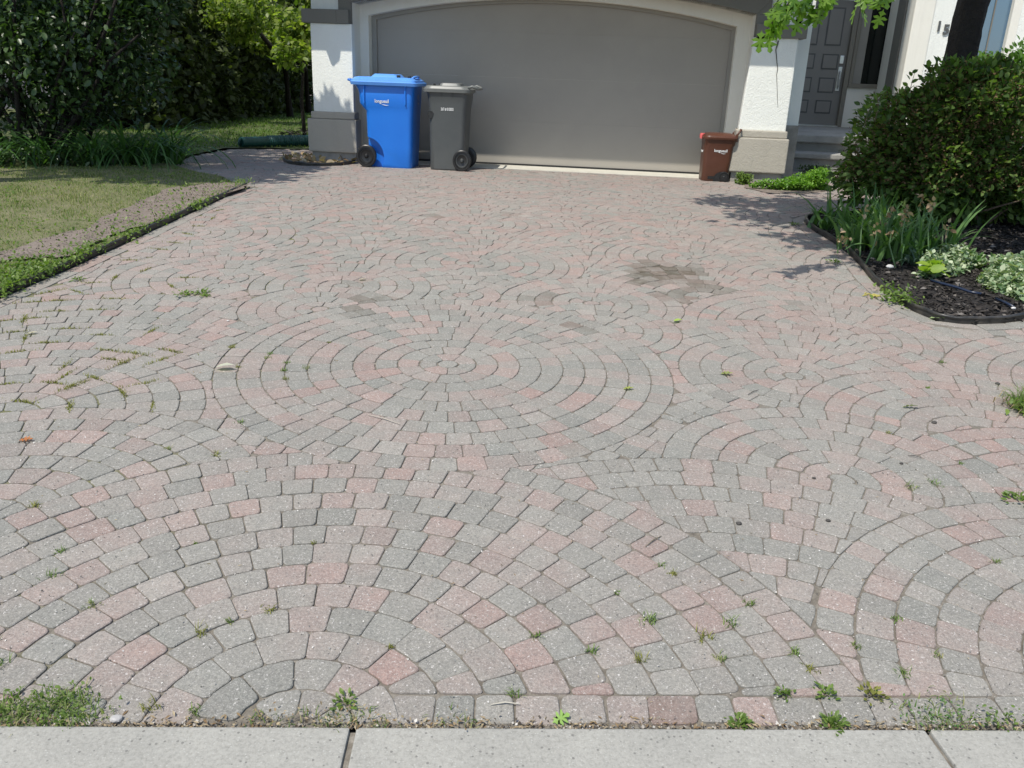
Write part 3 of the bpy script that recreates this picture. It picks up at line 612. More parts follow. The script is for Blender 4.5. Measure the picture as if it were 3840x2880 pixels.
# pillars
for X0, X1, tp in ((-2.64, -2.12, 0), (2.655, 3.155, .05)):
    mb = MB(); a = [(X0 - tp, .0), (X1, .0), (X1, .119), (X0 - tp, .119)]; z0, z1 = .90, 1.929
    mb.add([W(X, D, z0) for X, D in a] + [W(X0 if i in (0, 3) else X, D, z1) for i, (X, D) in enumerate(a)], [(0, 1, 5, 4), (1, 2, 6, 5), (2, 3, 7, 6), (3, 0, 4, 7), (4, 5, 6, 7), (0, 3, 2, 1)])
    p = hpart(mb, 'pillar', M['white'], bevel=.012)
    mb = MB().wbox(X0 - tp - .025, X1 + .02, -.045, .16, .821, .905); mb.wbox(X0 - tp - .065, X1 + .045, -.075, .16, .42, .819)
    hpart2(mb, 'plinth', M['greige'], p, bevel=.014)
    hpart2(MB().wbox(X0 - tp - .03, X1 + .02, -.03, .16, GF - .12, .419), 'footing', M['foundation'], p)
# crack in the right pillar
ck = [(2.93, 1.90), (2.925, 1.86), (2.915, 1.80), (2.93, 1.74), (2.945, 1.67), (2.965, 1.60), (2.962, 1.53), (2.975, 1.46), (2.99, 1.38), (3.0, 1.32), (3.012, 1.24), (3.03, 1.17)]
hpart(MB().tube([W(x, -.0005, z) for x, z in ck], [.011, .012, .008, .007, .006, .006, .004, .004, .003, .004, .003, .002], 5), 'crack', simple('crack_shadowed_render', (.16, .155, .14), (.1, .1, .09), 30, .95))
# eave over the garage, out of the frame but it shades the facade
mb = MB().wbox(-3.1, 3.38, -.55, .12, 2.72, 2.86); hpart(mb, 'eave', M['taupe'])
mb = MB(); mb.lathe([(.02, 2.42), (.05, 2.50), (.09, 2.60), (.10, 2.719)], lambda x, y, a: W(-2.65 + x, -.47 + y, a), 12); hpart(mb, 'eave_bracket', M['black'])  # unseen bracket, added to notch the eave's shadow on the left pillar
# garage door
gd = arch(-2.02, 2.52, 2.07, 2.31)
mb = MB(); DD = .60; nsec = 4; zb = .325; secs = [zb + (2.45 - zb) * i / nsec for i in range(nsec + 1)]
for i in range(nsec):
    mb.wbox(-2.05, 2.55, DD, DD + .05, secs[i] + .0003, secs[i + 1] - .0003)
gdo = hpart(mb, 'garage_door', M['gdoor'])
hpart2(MB().wbox(-2.05, 2.55, DD - .012, DD + .045, zb - .022, zb + .001), 'bottom_seal', M['rubber'], gdo)
mb = MB(); mb.wbox(-2.031, -1.965, .555, .597, GF, 2.30); mb.wbox(2.455, 2.501, .555, .597, GF, 2.30); strip_wall(mb, arch(-1.966, 2.456, 2.02, 2.262), arch(-2.03, 2.50, 2.06, 2.303), .556, .596)
hpart(mb, 'door_stop', M['jamb'])
o = MB().wbox(-2.10, 2.60, .12, .598, GF - .1, GF + .004).build('garage_apron', M['apron']); o['kind'] = 'structure'
# entry: door, sidelight, walls
E = 5.2
mb = MB(); mb.wbox(3.371, 3.98, E, E + .2, GF, 4.5); mb.wbox(3.98, 5.02, E, E + .2, 2.82, 4.5); mb.wbox(5.02, 5.62, E, E + .2, GF, 1.42); mb.wbox(5.02, 5.62, E, E + .2, 2.82, 4.5); mb.wbox(3.98, 5.02, E + .02, E + .2, GF, .74)
mb.wbox(5.62, 9.5, E - .001, E + .2, GF, 6)
hpart(mb, 'entry_wall', M['whites'])
dz0, dz1 = .79, 2.80; dx0, dx1 = 4.04, 4.96; DP = E + .06
mb = MB().wbox(dx0, dx1, DP, DP + .045, dz0, dz1)
fd = hpart(mb, 'front_door', M['fdoor'])
for pz0, pz1 in ((.98, 1.20), (1.32, 1.57), (1.70, 1.95), (2.08, 2.68)):
    for px0, px1 in ((dx0 + .13, dx0 + .40), (dx0 + .52, dx0 + .79)):
        hpart2(MB().wbox(px0, px1, DP - .008, DP - .0005, pz0, pz1), 'panel_groove_shade', M['fgroove'], fd); hpart2(MB().wbox(px0 + .022, px1 - .022, DP - .016, DP - .0081, pz0 + .022, pz1 - .022), 'raised_panel', M['fdoor'], fd, bevel=.004)
hx = dx1 - .075
mb = MB().wbox(hx - .035, hx + .035, DP - .03, DP - .001, 1.80, 1.93); hpart2(mb, 'deadbolt', M['silver'], fd, bevel=.008)
mb = MB().wbox(hx - .032, hx + .032, DP - .02, DP - .001, 1.36, 1.75); mb.tube([W(hx, DP - .02, 1.68), W(hx, DP - .07, 1.66), W(hx, DP - .08, 1.56), W(hx, DP - .07, 1.44), W(hx, DP - .02, 1.40)], .013, 8); hpart2(mb, 'handle', M['silver'], fd, bevel=.003)
mb = MB(); mb.wbox(dx0 - .06, dx0 - .001, E - .03, E + .12, dz0 - .02, 2.86); mb.wbox(dx1 + .001, dx1 + .075, E - .03, E + .12, dz0 - .02, 2.86); hpart(mb, 'door_frame', M['frame'], bevel=.004)
hpart(MB().wbox(dx0 - .0, dx1, E - .10, E + .10, .772, .79), 'door_sill', M['silver'])
mb = MB(); sx0, sx1, sz0 = 5.06, 5.56, 1.42
mb.wbox(sx0 - .02, sx1 + .06, E - .04, E + .08, sz0 - .0, sz0 + .07); mb.wbox(sx0 - .02, sx0 + .04, E - .04, E + .08, sz0 + .071, 2.83); mb.wbox(sx1 + .0, sx1 + .06, E - .04, E + .08, sz0 + .071, 2.83)
sw = hpart(mb, 'sidelight_window', M['frame'], bevel=.005)
hpart2(MB().wbox(sx0 + .04, sx1, E + .04, E + .05, sz0 + .07, 2.83), 'pane', M['dglass'], sw)
hpart2(MB().wbox(sx0 + .041, sx0 + .19, E + .025, E + .038, sz0 + .071, 2.83), 'blind', M['jamb'], sw)
# right wing
FX = 5.52; FD = 3.9
mb = MB().wbox(FX, FX + .3, FD - .02, E - .002, GF, 6); hpart(mb, 'corner_pilaster', M['whites'], bevel=.02)
mb = MB(); mb.wbox(FX + .301, 6.40, FD, FD + .25, GF, 6); mb.wbox(6.40, 7.06, FD, FD + .25, GF, 1.25); mb.wbox(7.06, 10.5, FD, FD + .25, GF, 6); hpart(mb, 'wing_wall', M['white'])
for X in (FX + .0, ): hpart(MB().wbox(FX - .03, FX - .001, FD + .35, FD + .75, GF, 6), 'wall_moulding', M['taupe'], bevel=.008)
mb = MB(); mb.wbox(6.41, 6.46, FD + .06, FD + .14, 1.25, 4); mb.wbox(6.94, 7.059, FD - .01, FD + .14, 1.25, 4); mb.wbox(6.46, 6.94, FD + .06, FD + .14, 1.25, 1.32)
wn = hpart(mb, 'window', M['whites']); hpart2(MB().wbox(6.46, 6.94, FD + .09, FD + .10, 1.32, 4), 'pane', M['glass'], wn); hpart2(MB().wbox(6.70, 6.715, FD + .07, FD + .089, 1.32, 4), 'mullion', M['frame'], wn)
def text_mesh(s, size, ext=.002, off=0.0, shear=0.0, sx=1.0):
    cu = bpy.data.curves.new('t', 'FONT'); cu.body = s; cu.size = size; cu.extrude = ext; cu.offset = off; cu.align_x = 'CENTER'; cu.shear = shear; cu.resolution_u = 3
    ob = bpy.data.objects.new('t', cu); COL.objects.link(ob); bpy.context.view_layer.update()
    me = bpy.data.meshes.new_from_object(ob.evaluated_get(bpy.context.evaluated_depsgraph_get())); bpy.data.objects.remove(ob)
    for v in me.vertices: v.co.x *= sx
    return me
def serif(mb, segs_, f):  # heavy slab numerals from strokes
    for x0, x1, z0, z1 in segs_: mb.add([f(x0, z0, 0), f(x1, z0, 0), f(x1, z1, 0), f(x0, z1, 0), f(x0, z0, 1), f(x1, z0, 1), f(x1, z1, 1), f(x0, z1, 1)], [(0, 1, 2, 3), (4, 7, 6, 5), (0, 4, 5, 1), (1, 5, 6, 2), (2, 6, 7, 3), (3, 7, 4, 0)])
for ch, X, z in (('1', 5.925, 2.285), ('5', 6.04, 2.24), ('7', 6.155, 2.22)):
    me = text_mesh(ch, .195, .006, .006); me.transform(Matrix(((WC, 0, WS, 0), (WS, 0, -WC, 0), (0, 1, 0, 0), (0, 0, 0, 1)))); me.transform(Matrix.Translation(Vector(W(X, FD - .012, z))))
    o = link('house_number', me, M['number']); o.parent = H; o.matrix_parent_inverse = (Matrix.Translation(Vector(W(0, 0, GF))) @ Matrix.Rotation(PHI, 4, 'Z')).inverted()
# porch
PO = thing('porch_steps', 'two weathered grey concrete steps below the front door', 'steps', W(4.6, 2.4, GF), PHI)
def ppart(mb, name, mat, **k):
    o = mb.build(name, mat, None, **k); o.parent = PO; o.matrix_parent_inverse = (Matrix.Translation(Vector(W(4.6, 2.4, GF))) @ Matrix.Rotation(PHI, 4, 'Z')).inverted(); return o
ppart(MB().wbox(3.41, 7.2, 2.12, 5.16, .665, .77), 'landing', M['step'], bevel=.02)
ppart(MB().wbox(3.44, 7.2, 2.2, 5.15, GF - .1, .663), 'riser', M['step'])
ppart(MB().wbox(3.52, 7.2, 1.72, 2.199, .475, .545), 'step', M['step'], bevel=.015)
ppart(MB().wbox(3.58, 7.2, 1.78, 2.198, GF - .1, .474), 'riser', M['step'])
hpart(MB().wbox(3.371, 3.39, .562, 5.1, GF - .1, .82).wbox(3.162, 3.374, .385, .4195, GF - .1, .96), 'foundation_wall', M['foundation'])

# ------------------------------------------------------------------ bins
def rrect(x0, x1, w_, r, n=5):
    out = []
    for cx, cy, a0 in ((x1 - r, w_ - r, 0), (x0 + r, w_ - r, 90), (x0 + r, -w_ + r, 180), (x1 - r, -w_ + r, 270)):
        for i in range(n + 1): a = rad(a0 + 90 * i / n); out.append((cx + r * math.cos(a), cy + r * math.sin(a)))
    return out
def loft(levels, n=5, cap=True):
    mb = MB(); k = 4 * (n + 1); vs = []
    for z, x0, x1, w_, r in levels: vs += [(x, y, z) for x, y in rrect(x0, x1, w_, r, n)]
    fs = [(i * k + j, i * k + (j + 1) % k, (i + 1) * k + (j + 1) % k, (i + 1) * k + j) for i in range(len(levels) - 1) for j in range(k)]
    if cap: fs += [tuple(range(k))[::-1], tuple(range((len(levels) - 1) * k, len(levels) * k))]
    return mb.add(vs, fs)
def smoothed(o, ang=35):
    me = o.data; me.polygons.foreach_set('use_smooth', [True] * len(me.polygons))
    try: me.set_sharp_from_angle(angle=rad(ang))
    except Exception: pass
    return o
def wheel(t, x, y, z, r, side, wd=.05, hub='hub'):
    T = lambda a, b_, c: (x + a, y + side * c, z + b_)
    wp = MB().lathe([(r * .62, -wd / 2), (r * .9, -wd / 2), (r, -wd / 2 + .008), (r, wd / 2 - .008), (r * .92, wd / 2), (r * .80, wd / 2), (r * .78, wd / 2 - .006), (r * .72, wd / 2 - .004), (r * .70, wd / 2 - .014), (r * .62, wd / 2 - .02)], T, 36)
    wo = smoothed(wp.build('wheel', M['black'], t))
    hp = MB().lathe([(r * .69, wd / 2 - .026), (r * .66, wd / 2 - .012), (r * .58, wd / 2 - .012), (r * .54, wd / 2 - .022), (r * .22, wd / 2 - .020), (r * .16, wd / 2 - .004), (r * .09, wd / 2 + .004), (0.001, wd / 2 + .004)], T, 32)
    smoothed(hp.build('hub', M[hub] if side < 0 else M['black'], wo)); return wo
def text_on(t, s, x, y, z, size, mat, name, sx=1.0, off=0.0, ext=.0008, ry=0.0):
    me = text_mesh(s, size, ext, off, 0, sx); me.transform(Matrix.Rotation(ry, 4, 'X') @ Matrix.Rotation(rad(90), 4, 'X')); me.transform(Matrix.Translation((x, y, z)))
    return link(name, me, mat, t)
def swoosh(t, x, y, z, s, mat):
    mb = MB(); vs = []; n_ = 14
    for i in range(n_ + 1):
        u = i / n_; cx = (u - .42) * s; cz = -.055 * s * math.sin(u * 3.0 - .3) - .06 * s * u; th = .035 * s * math.sin(math.pi * min(1, u * 1.02)) ** .8
        vs += [(x + cx, y, z + cz + th), (x + cx, y, z + cz - th)]
    mb.add(vs, [(2 * i, 2 * i + 1, 2 * i + 3, 2 * i + 2) for i in range(n_)]); mb.build('logo_wave', mat, t, recalc=False)

# blue recycling bin: front towards +x, wheels at -x
def carve(ob, cx, cz, rr, ymin):       # wheel arches cut into both lower rear corners
    c = MB().lathe([(rr, 0), (rr - .02, .5)][:1] + [(rr - .03, -.12)][:0] + [(rr, .4)], lambda a, b__, k: (cx + a, ymin + k, cz + b__), 40)
    c.lathe([(rr, 0), (rr, .4)], lambda a, b__, k: (cx + a, -ymin - k, cz + b__), 40); co = c.build('cutter', None)
    md = ob.modifiers.new('b', 'BOOLEAN'); md.operation = 'DIFFERENCE'; md.solver = 'EXACT'; md.object = co; bpy.context.view_layer.update()
    me = bpy.data.meshes.new_from_object(ob.evaluated_get(bpy.context.evaluated_depsgraph_get())); ob.modifiers.clear(); ob.data = me; bpy.data.objects.remove(co)
def blue_bin():
    x, y, _ = G(1538, 633); x -= .25 * math.sin(PHI); y += .25 * math.cos(PHI); t = thing('recycling_bin', 'tall blue wheeled recycling bin with pale blue lid beside the left pillar', 'bin', (x - .025, y, hz(x, y)), PHI + rad(1.5)); t.scale = (.93, 1, 1)
    Y = .27
    body = [(.0, -.52, .03, Y - .03, .05), (.02, -.54, .035, Y - .022, .06), (.25, -.55, .045, Y - .015, .06), (.60, -.555, .055, Y, .06), (.655, -.555, .06, Y + .002, .06), (.70, -.60, .062, Y + .006, .06), (.74, -.635, .066, Y + .012, .06), (.86, -.645, .07, Y + .012, .06), (.90, -.66, .075, Y + .006, .06), (.955, -.70, .08, Y + .0, .06), (.975, -.70, .085, Y + .0, .06)]
    b_ = loft([(z, a, b__, c + .0, r) for z, a, b__, c, r in body], 5).build('body', M['blue'], None)
    # wheel arch cut: press the lower rear corners inwards
    carve(b_, -.56, .12, .235, .165); b_.parent = t; smoothed(b_, 28)
    # ribs under the collar
    for xx in (-.565, -.03):
        sg = -1; mb = MB(); mb.add([(xx - .012, sg * (Y + .012), .72), (xx + .012, sg * (Y + .012), .72), (xx + .012, sg * (Y + .03), .88), (xx - .012, sg * (Y + .03), .88), (xx, sg * (Y + .030), .95)], [(0, 1, 2, 3), (3, 2, 4)]); mb = MB().box(xx - .009, xx + .009, -(Y + .030), -(Y - .006), .74, .968); mb.build('rib', M['blue'], b_, bevel=.004)
    lid = loft([(.950, -.735, .125, .325, .05), (.985, -.745, .13, .335, .06), (.990, -.74, .125, .33, .06), (.992, -.735, .105, .315, .06), (1.012, -.735, .10, .31, .06), (1.015, -.72, .085, .295, .06), (1.035, -.70, .06, .27, .06), (1.042, -.66, .03, .24, .06)], 5).build('lid', M['bluelid'], t); smoothed(lid, 30)
    p = loft([(1.040, -.50, -.14, .21, .03), (1.075, -.46, -.18, .18, .03), (1.078, -.45, -.19, .17, .03)], 4).build('raised_panel', M['bluelid'], lid); smoothed(p, 30)
    for q in ((-.155, -.115, -.215, -.17, 1.043, 1.07), (-.03, .0, -.14, -.06, 1.040, 1.062), (.02, .045, -.10, -.04, 1.030, 1.066)): MB().box(*q).build('lid_recess_shade', M['black'], lid, bevel=.004)  # black blocks; shade of the lid cutouts is put into their colour
    MB().tube([(.02, -.16, 1.03), (.055, -.15, 1.055), (.06, 0, 1.06), (.055, .15, 1.055), (.02, .16, 1.03)], .011, 8).build('front_grip', M['bluelid'], lid, True)
    MB().tube([(-.73, -.24, .99), (-.775, -.24, 1.0), (-.79, -.2, 1.0), (-.79, .2, 1.0), (-.775, .24, 1.0), (-.73, .24, .99)], .014, 8).build('handle', M['blue'], t, True)
    MB().tube([(-.55, -.27, .13), (-.55, .27, .13)], .014, 8).build('axle', M['hub'], t, True)
    for sg in (-1, 1): wheel(t, -.555, sg * .265, .132, .132, sg, .055, 'black')
    text_on(t, 'longueuil', -.335, -(Y + .0155), .755, .056, M['print'], 'lettering', .92, .0009, .001, rad(3)); swoosh(t, -.30, -(Y + .0165), .738, .10, M['print'])
    # recycling mark on the front face
    mb = MB(); 
    for k in range(3):
        a0 = rad(90 + 120 * k)
        pts = [(a0 + rad(10), 1), (a0 + rad(80), 1)]
        vs = []
        for i in range(7):
            a = a0 + rad(8) + rad(78) * i / 6; vs += [(.0735, .02 + .024 * math.cos(a) * 1.0, .80 + .042 * math.sin(a)), (.0735, .02 + .038 * math.cos(a), .80 + .060 * math.sin(a))]
        mb.add(vs, [(2 * i, 2 * i + 1, 2 * i + 3, 2 * i + 2) for i in range(6)])
    mb.build('recycling_mark', M['paleprint'], t, recalc=False)
    return t
blue_bin()
def grey_bin():
    x, y, _ = G(1611, 636); x -= .22 * math.sin(PHI); y += .22 * math.cos(PHI); t = thing('refuse_bin', 'dark grey wheeled refuse bin with rounded lid in front of the garage door', 'bin', (x, y, hz(x, y)), PHI + rad(1.5)); t.scale = (.89, 1, 1)
    Y = .24
    b_ = loft([(.0, .0, .44, Y - .03, .06), (.015, -.008, .455, Y - .02, .07), (.3, -.012, .475, Y - .012, .07), (.60, -.018, .485, Y - .004, .07), (.70, -.022, .49, Y, .07), (.76, -.03, .50, Y + .004, .07), (.88, -.045, .515, Y + .012, .07), (.90, -.06, .53, Y + .02, .06), (.925, -.06, .53, Y + .022, .06)], 6).build('body', M['grey'], t); smoothed(b_, 30)
    carve(b_, .445, .125, .155, .17); smoothed(b_, 30)
    for xx in (.16, .31): mb = MB(); mb.add([(xx - .007, -(Y + .001), .80), (xx + .007, -(Y + .001), .80), (xx + .009, -(Y + .024), .91), (xx - .009, -(Y + .024), .91), (xx, -(Y - .004), .74)], [(0, 1, 2, 3), (0, 3, 2), (0, 1, 4)]); mb.build('rib', M['grey'], b_)
    mb = MB().add([(-.024, -.235, .60), (.055, -.2415, .655), (.035, -.2415, .615), (.01, -.2405, .595), (-.024, -.235, .68), (.03, -.2415, .68)], [(0, 3, 2, 1, 5, 4)]); mb.build('finger_recess_shade', M['black'], b_, recalc=False)  # flat black patch; the hollow's shade is put into its colour
    lid = loft([(.900, -.10, .545, .275, .10), (.935, -.105, .55, .28, .11), (.94, -.09, .54, .265, .11), (.965, -.07, .52, .25, .11), (.972, -.05, .50, .235, .11)], 7).build('lid', M['greylid'], t); smoothed(lid, 30)
    smoothed(loft([(.970, .10, .40, .17, .05), (1.0, .12, .385, .15, .05), (1.003, .14, .37, .13, .05)], 5).build('raised_panel', M['greylid'], lid), 30)
    for q in ((.03, .06, -.17, -.14, .972, .992), (.092, .11, -.10, -.07, .973, .992)): MB().box(*q).build('lid_recess_shade', M['black'], lid, bevel=.003)  # raised black blocks carry the shade of the cutouts as colour
    MB().tube([(.50, -.21, .955), (.56, -.21, .975), (.62, -.2, .955), (.635, -.16, .945), (.635, .16, .945), (.62, .2, .955), (.56, .21, .975), (.50, .21, .955)], .016, 8).build('handle', M['greylid'], t, True)
    MB().tube([(.44, -.24, .12), (.44, .24, .12)], .012, 8).build('axle', M['hub'], t, True)
    for sg in (-1, 1): wheel(t, .445, sg * .25, .125, .125, sg, .05)
    text_on(t, '267 # 013033', .235, -(Y + .0035), .695, .046, M['print'], 'lettering', .66, .0009, .0008, rad(3)); return t
grey_bin()
def brown_bin():
    x, y, _ = G(2626, 674); x -= .03 * math.sin(PHI); y += .03 * math.cos(PHI); t = thing('compost_bin', 'small brown compost bin with a pink latch beside the right pillar', 'bin', (x, y, hz(x, y)), PHI + rad(3))
    Y = .155
    b_ = loft([(.0, .0, .30, Y - .02, .04), (.012, -.006, .305, Y - .012, .05), (.25, -.008, .325, Y - .004, .05), (.40, -.012, .335, Y, .05), (.43, -.012, .35, Y + .006, .05), (.49, -.018, .36, Y + .012, .05), (.50, -.022, .37, Y + .02, .05)], 5).build('body', M['brown'], t); smoothed(b_, 30)
    MB().box(.065, .155, -(Y - .008), -(Y - .03), .025, .060).build('slot', M['black'], b_)
    smoothed(MB().lathe([(.095, 0), (.095, .02)], lambda a, b__, c: (.225 + a, -(Y - .006) + c - .01, .02 + max(b__, -.015)), 24).build('wheel_arch', M['black'], b_), 30)
    mb = MB().add([(.0, -(Y + .001), .43), (.05, -(Y + .001), .43), (.0, -(Y + .001), .47), (.06, -(Y + .018), .49), (-.01, -(Y + .018), .49)], [(0, 1, 3, 4)]); mb.build('rib', M['brown'], b_, recalc=False)
    lid = loft([(.488, -.035, .375, Y + .03, .07), (.51, -.04, .38, Y + .035, .08), (.514, -.03, .372, Y + .028, .08), (.53, -.025, .365, Y + .022, .08), (.534, -.01, .355, Y + .012, .08), (.548, .01, .335, Y - .01, .08), (.556, .05, .30, Y - .05, .06)], 7).build('lid', M['brown'], t); smoothed(lid, 30)
    smoothed(loft([(.485, -.055, -.028, .04, .012), (.52, -.06, -.028, .042, .014), (.545, -.052, .0, .04, .014)], 4).build('latch', M['red'], t), 30)
    MB().tube([(.33, -.13, .50), (.37, -.135, .56), (.395, -.13, .60), (.405, -.1, .605), (.405, .1, .605), (.395, .13, .60), (.37, .135, .56), (.33, .13, .50)], .012, 8).build('handle', M['brown'], t, True)
    for q in ((.35, .37, -.15, -.11, .47, .56), (.35, .37, .11, .15, .47, .56)): MB().box(*q).build('handle_bracket', M['brown'], t, bevel=.004)
    for sg in (-1, 1): wheel(t, .255, sg * .15, .06, .06, sg, .03)
    text_on(t, 'longueuil', .185, -(Y + .0018), .345, .046, M['print'], 'lettering', .95, .0007, .0008); swoosh(t, .21, -(Y + .002), .333, .07, M['print'])
    mb = MB(); mb.add([(-.0145, -.05 + .02 * k, z) for k in range(1) for z in (.27,)] , [])
    me = text_mesh('longueuil', .04, .0006, .001); me.transform(Matrix(((0, 0, -1, -.0135), (-1, 0, 0, 0), (0, 1, 0, .33), (0, 0, 0, 1)))); link('side_lettering', me, M['print'], t)
    return t
brown_bin()

# ------------------------------------------------------------------ green drain pipe and debris ring
a = G(905, 556); b_ = G(1185, 548); t = thing('drain_pipe', 'dark green corrugated drain pipe lying on the grass by the left pillar', 'pipe', (a[0], a[1], a[2]))
pts = []; rs = []; n_ = 110
for i in range(n_ + 1):
    u = i / n_; pts.append((u * (b_[0] - a[0]), u * (b_[1] - a[1]) + .05 * math.sin(u * 4), .085)); rs.append((.078 if i > 36 else .07) + (.007 * math.sin(i * 1.9) if i > 36 else .0015 * math.sin(i)))
smoothed(MB().tube(pts, rs, 14).build('hose', M['pipe'], t), 60)
MB().tube([pts[0], (pts[0][0] - .03, pts[0][1], .09)], [.074, .05], 10).build('end_cap', M['pipe'], t, True)
P = scatter(RING + [G(1345, 590)[:2]], 260); o = leaves('dry_debris', on(P, rng.uniform(.0, .05, len(P))), .07, M['litter'], None, T_OVAL, up=.3, vary=.6); tag(o, 'dry leaf litter inside the edging ring at the left pillar', 'litter', kind='stuff')
P = scatter([G(1060, 540)[:2], G(1160, 520)[:2], G(1160, 500)[:2], G(1040, 525)[:2]], 120); o = leaves('fallen_twigs', on(P, rng.uniform(.0, .12, len(P))), .16, simple('dark_twig', (.03, .025, .02)), None, T_DIAMOND, np.column_stack([rng.normal(size=(len(P), 2)), rng.normal(size=len(P)) * .2]), wide=.15, up=.3); tag(o, 'heap of dark dead twigs behind the green pipe', 'twigs', kind='stuff')

# ------------------------------------------------------------------ vegetation, right side
def stems(pts_pairs, r0, r1, name, mat, parent):
    mb = MB()
    for a, b_ in pts_pairs:
        a = Vector(a); b_ = Vector(b_); m1 = a.lerp(b_, .35) + Vector((random.gauss(0, .03), random.gauss(0, .03), 0)) * (b_ - a).length; m2 = a.lerp(b_, .7) + Vector((random.gauss(0, .04), random.gauss(0, .04), 0)) * (b_ - a).length
        mb.tube([a, m1, m2, b_], [r0, r0 * .8, (r0 + r1) / 2, r1], 6)
    return mb.build(name, mat, parent, True)
def local(P, t): return np.asarray(P) - np.array(t.location)
def shrub(name, label, c, r, nleaf, size, mat, cat='shrub', T=T_OVAL, extra=None, nst=14, group=None, k=26, lump=.33, seed=None, droop=.2):
    g = hz(c[0], c[1]); t = thing(name, label, cat, (c[0], c[1], g), group=group)
    P = clump(nleaf, (0, 0, c[2] - g), r, .5, lump, k, seed)
    if name == 'flowering_shrub': P = np.vstack([P, clump(3600, (-.62, -.05, .50), (.52, .6, .52), .3, .42, 14, 3), clump(2600, (-.35, -.3, 1.05), (.55, .45, .40), .3, .42, 12, 4), clump(2600, (.5, -.3, .45), (.7, .5, .45), .3, .42, 12, 6)])
    P = P[P[:, 2] > .03]
    out = unit(P - np.array([0, 0, (c[2] - g) * .5])) + rng.normal(size=P.shape) * .6
    leaves('foliage', P, size, mat, t, T, out, droop=droop, up=.6)
    stems([((random.gauss(0, r[0] * .12), random.gauss(0, r[1] * .12), -.02), (random.uniform(-.55, .55) * r[0], random.uniform(-.55, .55) * r[1], random.uniform(.4, .95) * (c[2] - g))) for _ in range(nst)], .014, .005, 'stem', M['stem'], t)
    if extra: extra(t, P)
    return t
def blossoms(t, P):
    pk = unit(P - np.array([0, 0, .5])); sel = P[(rng.uniform(size=len(P)) < .5) & (P[:, 2] > .35)]
    Q = np.repeat(sel, 5, 0) + rng.normal(size=(len(sel) * 5, 3)) * .022; leaves('faded_blossom', Q, .022, M['leaf_brown'], t, T_DIAMOND, up=.2)
sc = at(3640, 640, 7.9)
shrub('flowering_shrub', 'large rounded dark green shrub with faded brown blossoms behind the irises', (4.02, 7.85, .90), (1.10, .82, .80), 21000, .064, M['leaf_shrub'], extra=blossoms, nst=26, k=34, lump=.36, seed=5)
# long shoots standing out of its top
ORD = ['leftmost', 'second from the left', 'third from the left', 'fourth from the left', 'fifth from the left', 'sixth from the left', 'seventh from the left', 'eighth from the left', 'ninth from the left', 'tenth from the left', 'eleventh from the left', 'twelfth from the left', 'thirteenth from the left', 'fourteenth from the left'] + ['%s from the left' % x for x in ('fifteenth', 'sixteenth', 'seventeenth', 'eighteenth', 'nineteenth', 'twentieth', 'twenty-first', 'twenty-second', 'twenty-third', 'twenty-fourth', 'twenty-fifth')]
def rank(us, u): return ORD[sorted(us).index(u)]
def shoots(name, label, spots, group):
    for i, (u, v, y, hh) in enumerate(spots):
        p = at(u, v, y); t = thing(name, label + ', ' + rank([q[0] for q in spots], u), 'shoot', (p[0], p[1], p[2] - .12), group=group)
        MB().tube([(0, 0, 0), (.01, 0, hh * .5), (.02 * (-1) ** i, 0, hh)], [.004, .003, .002], 5).build('stem', M['stem'], t)
        n_ = 9; Q = np.array([(.012 * math.sin(k * 9.), .01, hh * (k + 1) / n_) for k in range(n_)]); D = np.array([(math.cos(k * 2.4), math.sin(k * 2.4) * .5, .6) for k in range(n_)])
        leaves('leaf_sprig', Q, .065, M['leaf_shrub'], t, T_OVAL, D, .2, up=.8)
shoots('shrub_shoot', 'upright leafy shoot poking above the dark shrub against the white wall', [(3410, 330, 7.7, .24), (3470, 330, 7.7, .2), (3530, 300, 7.8, .28), (3290, 400, 7.6, .22), (3250, 420, 7.6, .16)], 'shoots above the shrub')
shrub('back_shrub', 'sunlit green shrub beneath the window at the right house wing', (6.2, 10.7, 1.35), (1.1, .9, .95), 9000, .07, leafmat('sunlit_shrub_leaves', [(.05, .11, .02), (.08, .16, .03), (.12, .21, .045)], .35, .4), seed=9, k=30)
shrub('corner_shrub', 'dark leafy shrub standing right of the irises at the photo edge', (5.35, 7.6, .72), (.85, .8, .55), 6000, .075, M['leaf_shrub'], seed=13, nst=16)

# tree at right
TR = thing('oak_tree', 'dark-trunked oak behind the big shrub, its lobed leaves hanging into view', 'tree', (4.28, 8.45, hz(4.28, 8.45)))
p0 = at(3590, 270, 8.45); p1 = at(3652, 0, 8.45)
tl = Vector(TR.location); ax_ = Vector(p1 - p0)
base = Vector(p0) - ax_ * 1.6; base.z = tl.z
tp = [base - tl, Vector(p0) - ax_ * .6 - tl, Vector(p0) - tl, Vector(p1) - tl, Vector(p1) + ax_ * 1.2 - tl, Vector(p1) + ax_ * 2.4 - tl, Vector(p1) + ax_ * 4 - tl]
mb = MB()
big = []
for i in range(len(tp) - 1):
    for k in range(8): big.append(tp[i].lerp(tp[i + 1], k / 8))
nb = len(big); vs = []; nn = 22
for i, p in enumerate(big):
    rr = .155 - .05 * i / nb + .10 * max(0, 1 - i / 7) ** 2
    for k in range(nn):
        a = 2 * math.pi * k / nn; q = rr * (1 + .07 * math.sin(a * 5 + i * .35) + random.uniform(-.05, .05)); vs.append((p.x + q * math.cos(a), p.y + q * math.sin(a), p.z))
mb.add(vs, [(i * nn + k, i * nn + (k + 1) % nn, (i + 1) * nn + (k + 1) % nn, (i + 1) * nn + k) for i in range(nb - 1) for k in range(nn)]).build('trunk', M['bark'], TR, True)
